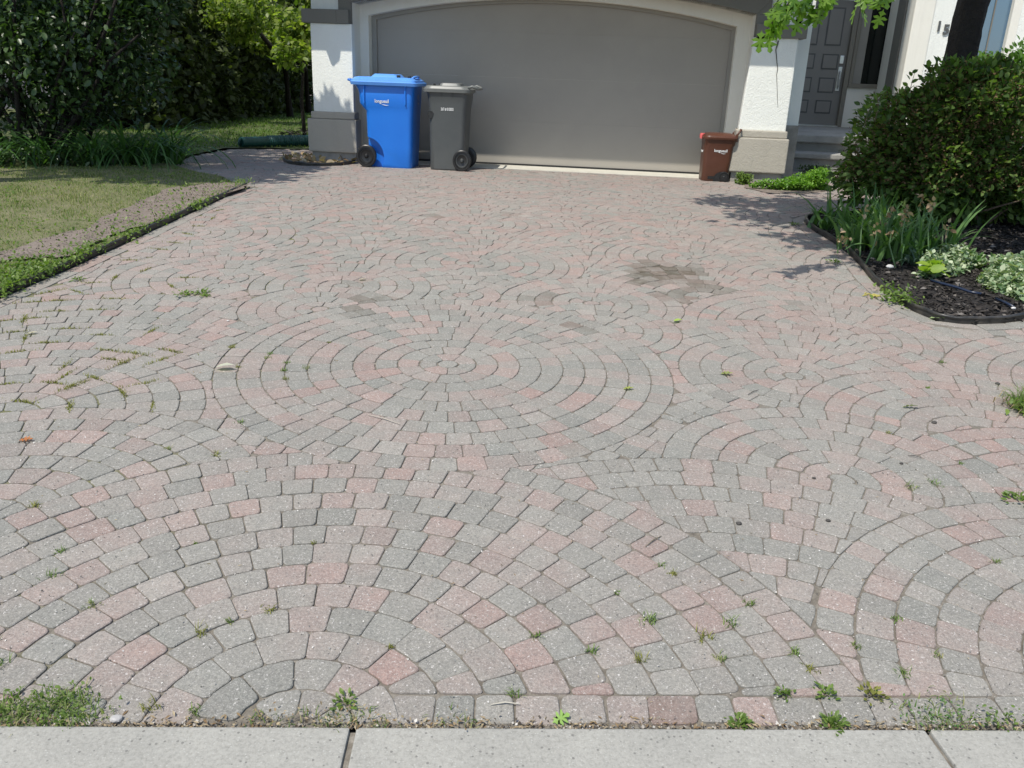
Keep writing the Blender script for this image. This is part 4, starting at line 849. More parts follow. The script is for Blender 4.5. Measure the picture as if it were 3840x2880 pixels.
limb_ends = [(.95, 6.5, 4.4), (1.7, 6.9, 4.1), (1.5, 5.2, 3.4), (1.35, 6.0, 4.0), (1.9, 6.2, 4.0), (3.0, 5.2, 3.9), (2.3, 7.0, 3.6), (4.2, 5.6, 4.6), (3.4, 7.4, 5.0)]
mb = MB()
for e in limb_ends:
    a = tp[4] + Vector((0, 0, random.uniform(-.2, .8))); b2 = Vector(e) - tl; mid = a.lerp(b2, .5) + Vector((0, 0, .45)); mb.tube([a, a.lerp(mid, .5) + Vector((0, 0, .12)), mid, mid.lerp(b2, .5) + Vector((0, 0, .1)), b2], [.07, .055, .04, .026, .008], 7)
mb.build('limb', M['bark'], TR, True)
Ps = [clump(520, Vector(e) - tl, (1.0, 1.0, .55), .3, .38, 12) for e in limb_ends] + [clump(2200, Vector((3.7, 7.0, 5.2)) - tl, (1.3, 1.1, .8), .3, .35, 22)]
Ps += [clump(3200, Vector((3.5, 7.35, 3.9)) - tl, (.8, .7, .7), .2, .4, 14), clump(1500, Vector((2.9, 6.6, 4.5)) - tl, (1.1, .9, .6), .2, .4, 14)]; Ps = np.vstack(Ps)
leaves('crown', Ps, .13, M['leaf_oak'], TR, T_DIAMOND, droop=.4, wide=1.3)
# the low hanging spray that shows at the top of the frame
Q = []; DQ = []; tw = []
for u0, v0, u1, v1, y0, nl in ((3010, -40, 2868, 118, 5.1, 13), (3020, -60, 2930, 60, 5.15, 12), (3060, -50, 3010, 45, 5.2, 9), (3150, -60, 3060, 30, 5.2, 8), (3240, -60, 3225, 20, 5.25, 6), (3330, -60, 3300, 30, 5.3, 7), (2960, -40, 2890, 40, 5.0, 6)):
    A_ = at(u0, v0, y0); B_ = at(u1, v1, y0 - .05); tw.append((A_, B_))
    for k in range(nl):
        u = k / (nl - 1); p = A_ * (1 - u) + B_ * u; Q.append(p + rng.normal(size=3) * .014); d = (B_ - A_) / np.linalg.norm(B_ - A_); DQ.append(d * .8 + rng.normal(size=3) * .5 + np.array([0, 0, -.35]))
leaves('hanging_spray', np.array(Q) - np.array(tl), .115, M['leaf_oak'], TR, T_OAK, np.array(DQ), .25, up=.3)
mb = MB()
for A_, B_ in tw: mb.tube([Vector(A_) - tl, (Vector(A_) + Vector(B_)) / 2 - tl + Vector((0, 0, .012)), Vector(B_) - tl], [.004, .003, .0015], 5)
for u0, v0, y0 in ((3010, -40, 5.1), (3060, -50, 5.2), (3150, -60, 5.2), (3330, -60, 5.3), (3240, -60, 5.25), (2960, -40, 5.0), (3020, -60, 5.15)):
    mb.tube([Vector(at(u0, v0, y0)) - tl, Vector((2.1, 5.35, 2.35)) - tl, Vector((2.6, 5.5, 3.3)) - tl, Vector((3.0, 5.2, 3.9)) - tl], [.004, .007, .012, .02], 5)
mb.build('twig', M['bark'], TR)

# irises
def iris(name, label, spots, group):
    for i, (x, y, n_, hh) in enumerate(spots):
        t = thing(name, label + ', ' + rank([q[0] / q[1] for q in spots], x / y), 'plant', (x, y, hz(x, y)), group=group)
        nb_ = n_; az = rng.uniform(0, 2 * np.pi, nb_); bp = np.column_stack([rng.normal(0, .055, nb_), rng.normal(0, .05, nb_), np.zeros(nb_)])
        blades('leaf_fan', bp, rng.uniform(.55, 1.1, nb_) * hh, rng.uniform(.030, .050, nb_), M['iris'], t, rng.uniform(.25, 1.6, nb_), 5, az, .8)
ip = [(2.66, 7.25), (2.74, 6.95), (2.72, 6.65), (2.82, 6.42), (2.92, 6.75), (2.98, 7.1), (2.72, 6.2), (2.9, 6.15), (3.08, 6.4), (3.18, 6.75), (3.1, 7.3), (3.32, 6.5), (2.62, 6.5)]
iris('iris_clump', 'green sword-leaved iris fan behind the bed edging', [(x, y, 26, .46) for x, y in ip], 'iris fans behind the bed edging')
BL = ((3243, 790), (3300, 830), (3290, 860), (3340, 790), (3403, 780), (3500, 765), (3558, 850), (3150, 895), (3398, 800), (3455, 745), (3175, 900), (3345, 862), (3392, 830))
for i, (u, v) in enumerate(BL):
    p = at(u, v, 6.2 + .2 * math.sin(i * 2.1)); g = hz(p[0], p[1]); t = thing('iris_flower', 'withered tan iris bloom on its stalk, ' + rank([q[0] for q in BL], u), 'flower', (p[0], p[1], g), group='spent iris blooms')
    hgt = p[2] - g; MB().tube([(random.gauss(0, .03), random.gauss(0, .03), 0), (0, 0, hgt * .6), (0, 0, hgt)], [.006, .005, .004], 6).build('stalk', M['iris'].copy() if False else simple('iris_stalk', (.09, .16, .06)), t)
    Q = rng.normal(size=(9, 3)) * np.array([.012, .012, .026]) + np.array([0, 0, hgt]); leaves('petal', Q, .045, M['bloom'], t, T_OVAL, rng.normal(size=(9, 3)) + np.array([0, 0, -.6]), up=.1)
# hosta and ground cover
x, y, _ = G(3490, 1050); t = thing('hosta', 'small chartreuse hosta glowing between irises and variegated ground cover', 'plant', (x, y, hz(x, y)))
Q = rng.normal(size=(24, 3)) * np.array([.03, .03, .02]) + np.array([0, 0, .07]); D = np.column_stack([rng.normal(size=(24, 2)), rng.uniform(-.2, 1.2, 24)]); leaves('leaf_rosette', Q, .085, M['hosta'], t, T_OVAL, D, .3, up=.8, wide=1.15)
x, y, _ = G(3425, 1000); t = thing('bluish_hosta', 'drooping blue-green strap-leaved plant at the right end of the irises', 'plant', (x, y, hz(x, y)))
blades('leaf_rosette', np.column_stack([rng.normal(0, .03, 22), rng.normal(0, .03, 22), np.zeros(22)]), rng.uniform(.16, .26, 22), .035, leafmat('blue_green_leaves', [(.06, .11, .07), (.09, .15, .1)], .2), t, rng.uniform(.8, 1.7, 22), 5)
def cover(name, label, uv, n, mat, size, zmax):
    poly = [G(u, v)[:2] for u, v in uv]; P = scatter(poly, n); c = P.mean(0); t = thing(name, label, 'ground cover', (c[0], c[1], hz(*c)))
    dmin = np.array([min(math.hypot(p[0] - q[0], p[1] - q[1]) for q in poly) for p in P]); Q = on(P, rng.uniform(.01, 1, len(P)) * zmax * np.clip(dmin * 6, .3, 1)) - np.array(t.location)
    leaves('foliage', Q, size, mat, t, T_OVAL, wide=1.35, up=1.1, vary=.4); return t
cover('ground_cover_patch', 'white-edged variegated ground cover mound behind the chartreuse hosta', [(3430, 1050), (3470, 1000), (3560, 975), (3660, 985), (3680, 1010), (3600, 1035), (3520, 1050)], 1700, M['variegated'], .034, .16)
cover('ground_cover_patch', 'broad white-green variegated ground cover spreading at the right photo edge', [(3670, 1060), (3720, 1010), (3800, 1000), (3870, 1020), (3900, 1120), (3840, 1140), (3760, 1110), (3690, 1090)], 2600, M['variegated'], .036, .15)
cover('leafy_sprig_patch', 'dusty grey-green sprigs in the mulch between the two pale patches', [(3600, 1000), (3680, 980), (3700, 1000), (3640, 1020)], 300, M['iris'], .03, .14)
# creeping weeds on the bed edge
P = np.vstack([np.column_stack([rng.normal(G(u, v)[0], .05, k), rng.normal(G(u, v)[1], .05, k)]) for u, v, k in ((3370, 1120, 80), (3345, 1135, 60), (3400, 1150, 70), (3330, 1100, 40))])
tag(leaves('edge_weeds', on(P, rng.uniform(0, .07, len(P))), .028, M['weed'], None, T_OVAL), 'small creeping weeds hiding the bed edging near its front curve', 'weeds', kind='stuff')
# drip hose in the mulch, pebbles
pts = [G(u, v, .03) for u, v in ((3490, 1050), (3530, 1062), (3590, 1078), (3640, 1095), (3680, 1102))]
tag(MB().tube(pts, .009, 8).build('drip_hose', simple('dark_blue_hose', (.012, .02, .045), None, 8, .35), smooth=True), 'thin blue-black hose half buried in the dark mulch', 'hose')
tag(MB().tube([G(u, v, .02) for u, v in ((3735, 1120), (3770, 1135), (3800, 1150))], .009, 8).build('drip_hose', simple('dark_blue_hose2', (.012, .02, .045), None, 8, .35), smooth=True), 'short hose end showing at the right edge of the mulch', 'hose')
def pebble(u, v, r, mat, name, label, dz=0.0, group=None, sq=.7):
    x, y, z = G(u, v); bm = bmesh.new(); bmesh.ops.create_icosphere(bm, subdivisions=2, radius=r)
    for vv in bm.verts: vv.co = Vector((vv.co.x * random.uniform(.9, 1.12) * 1.2, vv.co.y * random.uniform(.85, 1.1), vv.co.z * sq * random.uniform(.85, 1.1)))
    me = bpy.data.meshes.new(name); bm.to_mesh(me); bm.free(); o = link(name, me, mat, None, False); o.location = (x, y, z + r * sq * .7 + dz); return tag(o, label, 'stone', group)
pebble(3334, 1016, .022, M['stone'], 'pebble', 'white pebble lying on the dark mulch before the irises', .02)
pebble(3797, 1171, .012, M['stone'], 'pebble', 'small cream pebble on mulch at the right edging curve', .02)
pebble(437, 2702, .012, simple('grey_stone', (.42, .41, .39), (.3, .29, .28), 60), 'stone', 'angular pale stone beside the weeds at the pavement joint', sq=.6)
PB = ((3740, 1442, .010), (3502, 1588, .010), (3380, 1740, .006), (2770, 1966, .008), (3052, 1795, .006), (3105, 1955, .007))
for u, v, r in PB: pebble(u, v, r, M['dstone'], 'pebble', 'small dark pebble loose on the right-hand pavers, ' + rank([q[0] for q in PB], u), .0, 'dark pebbles on the pavers')
WP = ((855, 1205), (1418, 752), (1410, 687), (2000, 760), (1560, 830), (2330, 900))
for u, v in WP: pebble(u, v, .006, M['stone'], 'pebble', 'tiny white gravel chip on the far pavers, ' + rank([q[0] for q in WP], u), .0, 'white gravel chips')

# herbs at the right pillar
def herb(u, v, rx, ry, hh, n, label, mat='oregano'):
    x, y, _ = G(u, v); t = thing('herb_plant', label, 'plant', (x, y, hz(x, y)))
    P = clump(n, (0, 0, hh * .42), (rx, ry, hh * .62), .3, .42, 14); P = P[P[:, 2] > 0]; leaves('foliage', P, .032, M[mat], t, T_OVAL, up=1.0); stems([((0, 0, 0), (random.uniform(-.6, .6) * rx, random.uniform(-.6, .6) * ry, hh * .7)) for _ in range(6)], .004, .002, 'stem', M['stem'], t)
herb(3035, 708, .33, .22, .24, 4600, 'lush bright green herb clump at the right pillar\'s outer corner')
herb(2925, 714, .40, .12, .13, 2600, 'low strip of bright green herbs edging the soil under the right pillar')
herb(2785, 690, .14, .13, .15, 800, 'upright nettle-like green weed clump between compost bin and right pillar', 'weed')
x, y, _ = G(2990, 690); o = sheet('pillar_soil', [G(u, v)[:2] for u, v in ((2790, 705), (2800, 675), (2940, 690), (3010, 685), (3110, 690), (3120, 715), (3000, 730), (2880, 725))], .006, M['drysoil'], .2)
P = scatter([G(u, v)[:2] for u, v in ((2830, 700), (2850, 680), (2940, 690), (3010, 690), (2990, 712), (2900, 712))], 300); tag(leaves('gravel_bits', on(P, .012), .03, simple('grey_gravel', (.4, .38, .36), (.25, .24, .23), 30), None, T_DIAMOND, up=1, wide=1.6), 'grey gravel crumbs at the foot of the right pillar', 'gravel', kind='stuff')
herb(3060, 655, .25, .2, .16, 500, 'dark shaded weed growing behind the herbs by the garage corner', 'leaf_dark')

# ------------------------------------------------------------------ weeds in the joints
JV = np.array([p[i] for p in stones for i in range(len(p))]); JD = np.array([math.atan2(p[(i + 1) % len(p)][1] - p[i][1], p[(i + 1) % len(p)][0] - p[i][0]) for p in stones for i in range(len(p))])
def tuft(u, v, kind, s, label, group):
    x, y, z = G(u, v); t = None; q = np.hypot(JV[:, 0] - x, JV[:, 1] - y); q = int(q.argmin()); jd = 0
    if math.hypot(JV[q, 0] - x, JV[q, 1] - y) < .09: x, y = JV[q]; jd = JD[q]
    if kind == 'grass':
        n_ = int(14 + s * 6); bp = np.column_stack([rng.normal(0, .007 * s, n_), rng.normal(0, .007 * s, n_), np.zeros(n_)])
        t = blades('weed_tuft', bp, rng.uniform(.012, .026, n_) * s, .0028, M[random.choice(['weed', 'moss', 'grass', 'weed'])], None, rng.uniform(.5, 1.9, n_), 3)
    elif kind == 'moss':
        n_ = int(50 * s); bp = np.column_stack([rng.normal(0, .026 * s, n_), rng.normal(0, .004 * s, n_), np.zeros(n_)])
        t = blades('moss_tuft', bp, rng.uniform(.007, .018, n_) * s ** .5, .0032, M['moss'], None, rng.uniform(.4, 1.6, n_), 2)
    else:
        n_ = int(22 + 14 * s); P = np.column_stack([rng.normal(0, .009 * s, n_), rng.normal(0, .009 * s, n_), rng.uniform(.002, .010 * s, n_)]); D = np.column_stack([P[:, :2] * 40 + rng.normal(size=(n_, 2)) * .3, rng.uniform(-.1, .8, n_)])
        t = leaves('weed_rosette', P, .012 * s ** .5, M['weed'], None, T_OVAL, D, up=.8)
    t.location = (x, y, hz(x, y) - .002); t.rotation_euler = (0, 0, random.uniform(0, 6) if kind != 'moss' else jd); tag(t, label, 'weed', group); return t
g1 = ('yellow-green moss tuft filling a paver joint towards the lawn edging', 'moss tufts left of the paver circle')
for u, v, s in ((276, 1444, 1.6), (212, 1432, 1.1), (608, 1350, 1.3), (664, 1308, 1.2), (500, 1317, 1.5), (405, 1350, 1), (382, 1323, 1), (279, 1394, 1), (232, 1382, 1), (306, 1517, 1), (464, 1364, 1.3), (353, 1411, 1), (552, 1247, 1), (388, 1256, .9), (435, 1470, 1), (594, 1517, .8), (20, 1210, 1.1), (90, 1200, 1.3), (150, 1190, 1), (210, 1170, 1.1), (60, 1240, 1), (130, 1130, 1.1), (230, 1120, 1), (190, 1095, 1.3), (294, 1091, 1.1), (360, 1060, 1), (430, 1040, 1), (480, 975, 1), (590, 940, 1.1), (660, 905, 1), (700, 880, 1), (740, 850, .9), (10, 1430, 1), (60, 1330, 1), (100, 1270, 1), (150, 1290, 1), (330, 1170, 1), (420, 1130, 1), (250, 1240, 1), (700, 1040, .9), (560, 1010, 1), (620, 1080, .9), (800, 820, .9), (840, 790, .9), (90, 1515, 1), (540, 1440, 1)):
    tuft(u + random.uniform(-6, 6), v, 'moss', s * 1.35, *g1)
g2 = ('wispy green grass tuft in a joint left of the circle', 'grass tufts in the left joints')
LT = ((1064, 1388, 1.2), (1070, 1417, 1), (1152, 1382, 1.2), (864, 1300, 1.2), (1067, 1355, 1), (899, 1376, 1), (984, 1341, 1), (852, 1690, 1.1), (658, 1682, .9), (890, 1590, 1), (1003, 1330, 1), (1240, 1290, .8))
for u, v, s in LT: tuft(u, v, 'grass', s, g2[0] + ', ' + rank([q[0] for q in LT], u), g2[1])
g3 = ('small olive weed tuft in a joint of the lower left fan', 'weed tufts in the lower left joints')
LT = ((141, 1920, 1.2), (253, 2067, 1), (188, 2173, 1.2), (341, 2282, 1.2), (18, 2405, 1.2), (88, 2499, 1.7), (758, 2358, 1.3), (840, 2332, .9), (993, 2285, 1.3), (547, 2670, 1.4), (699, 2664, 1.1), (1447, 2417, .7), (720, 2040, .5), (1190, 2020, .6))
for u, v, s in LT: tuft(u, v, 'grass', s, g3[0] + ', ' + rank([q[0] for q in LT], u), g3[1])
g4 = ('spiky green grass tuft in a joint of the lower right pavers', 'grass tufts in the lower right joints')
LT = ((2390, 2341, 2.0), (2158, 2443, 1.1), (1970, 2399, .9), (2469, 2470, 1.2), (2284, 2229, .6), (2453, 2122, .8), (2520, 2172, 1), (2750, 2275, 1.3), (2694, 2340, 1.5), (2576, 2404, 1.5), (2635, 2481, 1), (2955, 2449, 1.3), (3229, 2443, 1), (3114, 2519, 1.2), (3405, 2522, 1.2), (3390, 2337, 1), (3534, 2463, 1), (1958, 2658, 1.2), (3401, 1829, 1.6), (3505, 1827, 1.5), (3339, 1608, .9), (3774, 2113, 1), (3560, 1360, 1), (3620, 1730, .8), (3500, 1470, .8))
for u, v, s in LT: tuft(u, v, 'grass', s, g4[0] + ', ' + rank([q[0] for q in LT], u), g4[1])
g5 = ('leafy green weed rosette rooted along the joint by the concrete pavement', 'leafy weeds along the pavement joint')
LT = ((1282, 2658, 2.2), (2988, 2634, 1.8), (3143, 2628, 2.0), (2776, 2704, 1.8), (2811, 2719, 1.9), (3040, 2722, 2.2), (3164, 2722, 2.0), (3080, 2700, 1.4))
for u, v, s in LT: tuft(u, v, 'leaf', s * .6, g5[0] + ', ' + rank([q[0] for q in LT], u), g5[1])
g6 = ('small leafy weed sprig on the pavers by the left lawn edging', 'leafy sprigs on the left pavers')
SP = ((764, 1103, 2.2), (693, 1117, 2.2), (740, 1120, 1.4), (276, 1053, 1.8))
for u, v, s in SP: tuft(u, v, 'leaf', s, g6[0] + ', ' + rank([q[0] for q in SP], u), g6[1])
tuft(2990, 845, 'leaf', 2.2, 'lone green weed growing on shaded pavers left of the bed tip', 'bed side weeds A'); tuft(3105, 985, 'leaf', 2.4, 'sparse weed sprig at the edging beside the irises', 'bed side weeds B')
tuft(3287, 2622, 'leaf', 1.3, 'yellowing weed rosette in the joint above the pavement, right side', 'yellow weed').data.materials[0] = M['moss']
tuft(3819, 1891, 'leaf', 2.5, 'spreading yellow-green weed at the right photo edge below the grass tuft', 'edge weed')
def patch(name, label, uvs, parts_):
    c = G(*uvs[0]); t = thing(name, label, 'weeds', (c[0], c[1], hz(c[0], c[1])))
    for nm, mat, n_, kind, s in parts_:
        P = np.vstack([np.column_stack([rng.normal(G(u, v)[0], r, int(n_ / len(uvs))), rng.normal(G(u, v)[1], r * .55, int(n_ / len(uvs)))]) for u, v, r in [(a, b_, .035) for a, b_ in uvs]])
        P = P[P[:, 1] > SW(P[:, 0]) - .03]
        Q = on(P, 0) - np.array(t.location)
        if kind == 'b': blades(nm, Q, rng.uniform(.02, .05, len(Q)) * s, .003, M[mat], t, rng.uniform(.5, 1.8, len(Q)), 3)
        else: leaves(nm, Q + np.array([0, 0, 1]) * rng.uniform(.002, .03, len(Q))[:, None], .015 * s, M[mat], t, T_OVAL, up=.5)
patch('weed_patch', 'thick green and straw weed patch at the bottom left pavement joint', [(20, 2660), (90, 2680), (150, 2640), (240, 2650), (300, 2690), (60, 2710), (200, 2710), (260, 2620)], [('green_blade', 'weed', 330, 'b', .8), ('dry_blade', 'grass', 260, 'b', .8), ('leaf', 'weed', 200, 'l', .7)])
patch('weed_patch', 'dry brown and green straggly weed over the right pavement crack', [(3480, 2690), (3530, 2710), (3450, 2660), (3570, 2700), (3500, 2740), (3540, 2640)], [('leaf', 'iris', 110, 'l', .55), ('dry_blade', 'grass', 110, 'b', .8)])
patch('weed_patch', 'bright green weed strip at the bottom right pavement edge', [(3680, 2720), (3740, 2715), (3800, 2725)], [('leaf', 'weed', 120, 'l', .6)])
patch('weed_patch', 'straw-coloured dead grass and leaves lying at the central pavement joint', [(1000, 2710), (1150, 2715), (1320, 2700), (1250, 2710), (1400, 2715), (1700, 2718)], [('straw', 'litter', 150, 'l', .5), ('dry_blade', 'grass', 160, 'b', .7)])
x, y, _ = G(3850, 1530); t = thing('grass_tuft', 'long wispy grass tuft leaning in over the pavers from the right photo edge', 'grass', (x, y, hz(x, y)))
blades('blade', np.column_stack([rng.normal(0, .03, 220), rng.normal(0, .045, 220), np.zeros(220)]), rng.uniform(.06, .19, 220), .0035, M['weed'], t, rng.uniform(.6, 1.6, 220), 4, rng.normal(math.pi, 1.3, 220)); blades('dry_blade', np.column_stack([rng.normal(0, .04, 60), rng.normal(0, .05, 60), np.zeros(60)]), rng.uniform(.05, .12, 60), .004, M['litter'], t, rng.uniform(1.2, 2.0, 60), 3)
leaves('leaf', np.column_stack([rng.normal(.0, .05, 90), rng.normal(-.05, .03, 90), rng.uniform(.005, .03, 90)]), .035, M['weed'], t, T_OVAL)
# dead bits along the pavement joint
P = np.column_stack([rng.uniform(-1.2, 1.35, 900), np.zeros(900)]); P[:, 1] = SW(P[:, 0]) + np.abs(rng.normal(0, .014, 900)) - .004
tag(leaves('joint_debris', on(P, rng.uniform(-.003, .008, 900)), .012, M['litter'], None, T_DIAMOND, np.column_stack([rng.normal(size=(900, 2)), rng.normal(size=900) * .2]), .6, wide=.5), 'crumbs of straw and soil caught along the joint at the pavement', 'debris', kind='stuff')
P = scatter(np.array([(-1.5, 1.5), (1.5, 1.6), (2.4, 4.2), (2.3, 8), (-2.5, 8), (-2.6, 4)]), 900)
tag(leaves('paving_debris', on(P, .003), .009, M['litter'], None, T_DIAMOND, np.column_stack([rng.normal(size=(900, 2)), rng.normal(size=900) * .1]), .7, wide=.4), 'fine scattered bits of dry leaf and straw on the pavers', 'debris', kind='stuff')
P = scatter(np.array([(-1.6, 1.46), (1.9, 1.6), (2.4, 3.0), (-2.4, 3.0)]), 5200)
tag(leaves('stone_grit', on(P, .002), .0042, leafmat('grit', [(.07, .065, .06), (.2, .19, .17), (.4, .38, .35), (.6, .58, .54)], 0, .9), None, T_DIAMOND, vary=.6, wide=1.5), 'fine sand and stone grit sprinkled over the nearest pavers', 'grit', kind='stuff')
P = np.column_stack([rng.uniform(-1.3, 1.6, 1500), np.zeros(1500)]); P[:, 1] = SW(P[:, 0]) + np.abs(rng.normal(0, .015, 1500)) - .009
tag(leaves('edge_grit', on(P, rng.uniform(-.004, .006, 1500)), .0065, M['grit2'], None, T_DIAMOND, vary=.7, wide=1.4), 'band of soil crumbs and grit along the pavement joint', 'grit', kind='stuff')
# single leaves and twigs
def fallen(u, v, size, cols, label, T=T_OVAL, az=0.0, tilt=.25, lift=.004, name='fallen_leaf', wide=1.0):
    x, y, z = G(u, v); o = leaves(name, [(0, 0, 0)], size, leafmat(name + '_mat', cols, .3), None, T, np.array([(math.cos(az), math.sin(az), tilt)]), 0, up=2.5, wide=wide); o.location = (x, y, z + lift); return tag(o, label, 'leaf')
fallen(808, 1387, .085, [(.42, .43, .36), (.5, .5, .42)], 'pale grey-green leaf lying left of the paver circle', az=.05, wide=.9, lift=.012)
fallen(70, 1655, .05, [(.42, .15, .05), (.5, .2, .08)], 'curled orange-brown leaf on the far left pavers', T_OAK, .1)
fallen(2070, 2716, .045, [(.22, .36, .08), (.25, .4, .1)], 'green lobed leaf fallen at the pavement edge', T_OAK, .4, .35)
fallen(2525, 1206, .05, [(.30, .42, .08), (.34, .45, .1)], 'small yellow-green leaf on the pavers below the oil stain', T_OVAL, .1)
fallen(3480, 1196, .11, [(.32, .42, .2), (.36, .46, .24)], 'pale green leaf resting against the front of the bed edging', T_OAK, -.2)
fallen(2335, 1462, .05, [(.28, .36, .08), (.4, .42, .1)], 'crumpled yellowish leaf right of the paver circle', T_OAK, .2)
fallen(2700, 1405, .06, [(.26, .30, .10), (.3, .33, .1)], 'olive curled leaf on the pavers below the pale one', T_OAK, 0)
fallen(1345, 1053, .05, [(.5, .45, .33), (.52, .48, .36)], 'cream dry leaf on the upper left pavers', T_OAK, .7)
fallen(100, 1255, .05, [(.45, .42, .33), (.5, .45, .36)], 'beige dry leaf among the mossy joints', T_OVAL, .3)
fallen(3380, 1531, .075, [(.10, .13, .03), (.13, .17, .04)], 'dark olive seed spray lying on the right pavers', T_OAK, .1, wide=.5)
for u, v, u2, v2, lab, c in ((1380, 1555, 1500, 1590, 'thin pale straw below the paver circle', (.4, .36, .3)), (850, 1122, 960, 1112, 'slender pinkish twig on the upper left pavers', (.4, .33, .28)), (2805, 1480, 2846, 1462, 'short dark twig on the right pavers', (.05, .045, .04)), (3405, 1708, 3455, 1716, 'dark flat twig on the right pavers under the seed spray', (.05, .045, .04)), (1840, 2642, 1950, 2640, 'pale straw lying near the pavement joint', (.45, .42, .35)), (2480, 2010, 2420, 2050, 'curved brown stalk between lower right pavers', (.16, .14, .1))):
    a = G(u, v, .004); b_ = G(u2, v2, .006); m_ = ((a[0] + b_[0]) / 2, (a[1] + b_[1]) / 2 + .004, (a[2] + b_[2]) / 2 + .003); tag(MB().tube([a, m_, b_], [.0012, .0022, .001], 5).build('twig', simple('twig_skin', c)), lab, 'twig')
x, y, _ = G(3265, 1112); t = thing('catkin_heap', 'little heap of yellow catkins on the pavers beside the bed edging', 'catkins', (x, y, hz(x, y)))
for i in range(14):
    a = Vector((random.gauss(0, .045), random.gauss(0, .018), .006)); d = Vector((random.uniform(.02, .04), random.gauss(0, .012), random.uniform(0, .004))); MB().tube([a, a + d * .5 + Vector((0, .004, .003)), a + d], [.003, .0045, .002], 6).build('catkin', simple('catkin', (.42, .36, .09), (.3, .27, .06)), t)

# ------------------------------------------------------------------ vegetation, left side
lv = thing('lilac_shrub', 'big dark leafy shrub filling the upper left corner above the lawn', 'shrub', (-5.2, 9.9, GF))
P = np.vstack([clump(12500, (-.2, .2, 1.25), (1.6, 1.0, 1.25), .3, .36, 34, 21), clump(1500, (1.15, .0, 1.75), (.65, .4, .45), .3, .4, 10, 22), clump(2600, (-.9, -.2, 2.6), (1.3, .9, .7), .3, .36, 16, 23)]); P = P[P[:, 2] > .05]
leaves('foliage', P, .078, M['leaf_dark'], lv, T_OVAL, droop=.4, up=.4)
stems([((random.gauss(-.2, .3), random.gauss(0, .2), 0), (random.uniform(-1.4, 1.3), random.uniform(-.7, .7), random.uniform(1.2, 2.6))) for _ in range(18)], .03, .007, 'stem', M['bark'], lv)
for i, (x, y, n_, hh) in enumerate(((-4.35, 9.75, 90, .95), (-4.75, 9.6, 80, .9), (-4.1, 10.05, 70, .85), (-5.2, 9.45, 50, .8), (-5.75, 9.25, 50, .7))):
    labs = ['tallest arching daylily clump at the lawn corner nearest the paved path', 'arching daylily clump second from the paved path', 'arching daylily clump behind the lawn corner', 'sparser daylily clump under the dark shrub', 'leftmost daylily clump under the dark shrub']
    t = thing('daylily_clump', labs[i], 'plant', (x, y, hz(x, y)), group='daylilies below the dark shrub')
    blades('leaf_arch', np.column_stack([rng.normal(0, .10, n_), rng.normal(0, .09, n_), np.zeros(n_)]), rng.uniform(.85, 1.35, n_) * hh, rng.uniform(.02, .034, n_), M['lily'], t, rng.uniform(1.0, 2.1, n_), 8, None, .95)
P = scatter([(-6.6, 9.0), (-5.4, 8.95), (-4.6, 9.35), (-4.9, 9.6), (-6.6, 9.5)], 900); tag(leaves('bed_edge_plants', on(P, rng.uniform(.02, .22, 900)), .06, M['leaf_dark'], None, T_OVAL, up=1), 'low dark leafy plants along the upper edge of the lawn', 'ground cover', kind='stuff')
# hedge row
def conifer(x, y, r, hh, n, label):
    t = thing('hedge_shrub', label, 'hedge', (x, y, GF), group='hedge at the back of the lawn'); P = np.vstack([clump(n, (0, 0, hh * .5), (r, r * .9, hh * .56), .4, .36, 40), np.column_stack([rng.uniform(-r, r, 2600), rng.normal(0, r * .4, 2600), rng.uniform(.05, 1.6, 2600)])]); P = P[P[:, 2] > .05]
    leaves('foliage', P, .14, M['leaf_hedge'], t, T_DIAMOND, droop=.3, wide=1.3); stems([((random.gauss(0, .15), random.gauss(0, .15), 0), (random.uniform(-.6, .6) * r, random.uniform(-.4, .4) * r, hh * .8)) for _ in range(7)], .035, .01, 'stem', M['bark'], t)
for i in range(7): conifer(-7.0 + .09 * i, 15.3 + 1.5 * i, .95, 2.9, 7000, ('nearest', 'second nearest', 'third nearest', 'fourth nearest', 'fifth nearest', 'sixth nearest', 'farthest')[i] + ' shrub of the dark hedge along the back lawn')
sp = at(1120, 260, 14.6); t = thing('young_maple', 'young tree with bright yellow-green leaves beside the left house corner', 'tree', (sp[0], 14.6, GF))
P = np.vstack([clump(1100, (.05, 0, 1.55), (.55, .5, .45), .2, .45, 12, 31), clump(700, (.2, .2, 2.2), (.7, .6, .5), .2, .45, 12, 33)]); leaves('crown', P, .10, M['leaf_lit'], t, T_OVAL, droop=.4, wide=1.3); MB().tube([(0.05, 0, 0), (.02, 0, .6), (.1, 0, 1.3), (.12, .1, 2.0)], [.035, .03, .022, .01], 8).build('trunk', M['bark'], t, True)
for i, (u, v, y, rr, n_, lab) in enumerate(((1010, 120, 19.5, (1.0, .7, .6), 4200, 'sunlit yellow-green maple spray hanging over the hedge, left of the house'), (900, 50, 17.2, (.8, .6, .5), 2200, 'partly shaded green maple spray over the middle of the hedge'), (1090, 60, 24.8, (1.7, 1.0, .9), 4600, 'bright sunlit treetop behind the hedge beside the house'))):
    p = at(u, v, y); t = thing('maple_tree', lab, 'tree', (p[0], y, GF), group='trees behind the hedge'); P = clump(n_, (0, 0, p[2] - GF), rr, .2, .45, 16); leaves('crown', P, .085, M['leaf_lit'], t, T_OVAL, droop=.5, wide=1.3); MB().tube([(0, 3.2, 0), (.05, 2.8, p[2] * .5), (0, .3, p[2] - .3)], [.09, .07, .03], 8).build('trunk', M['bark'], t, True)
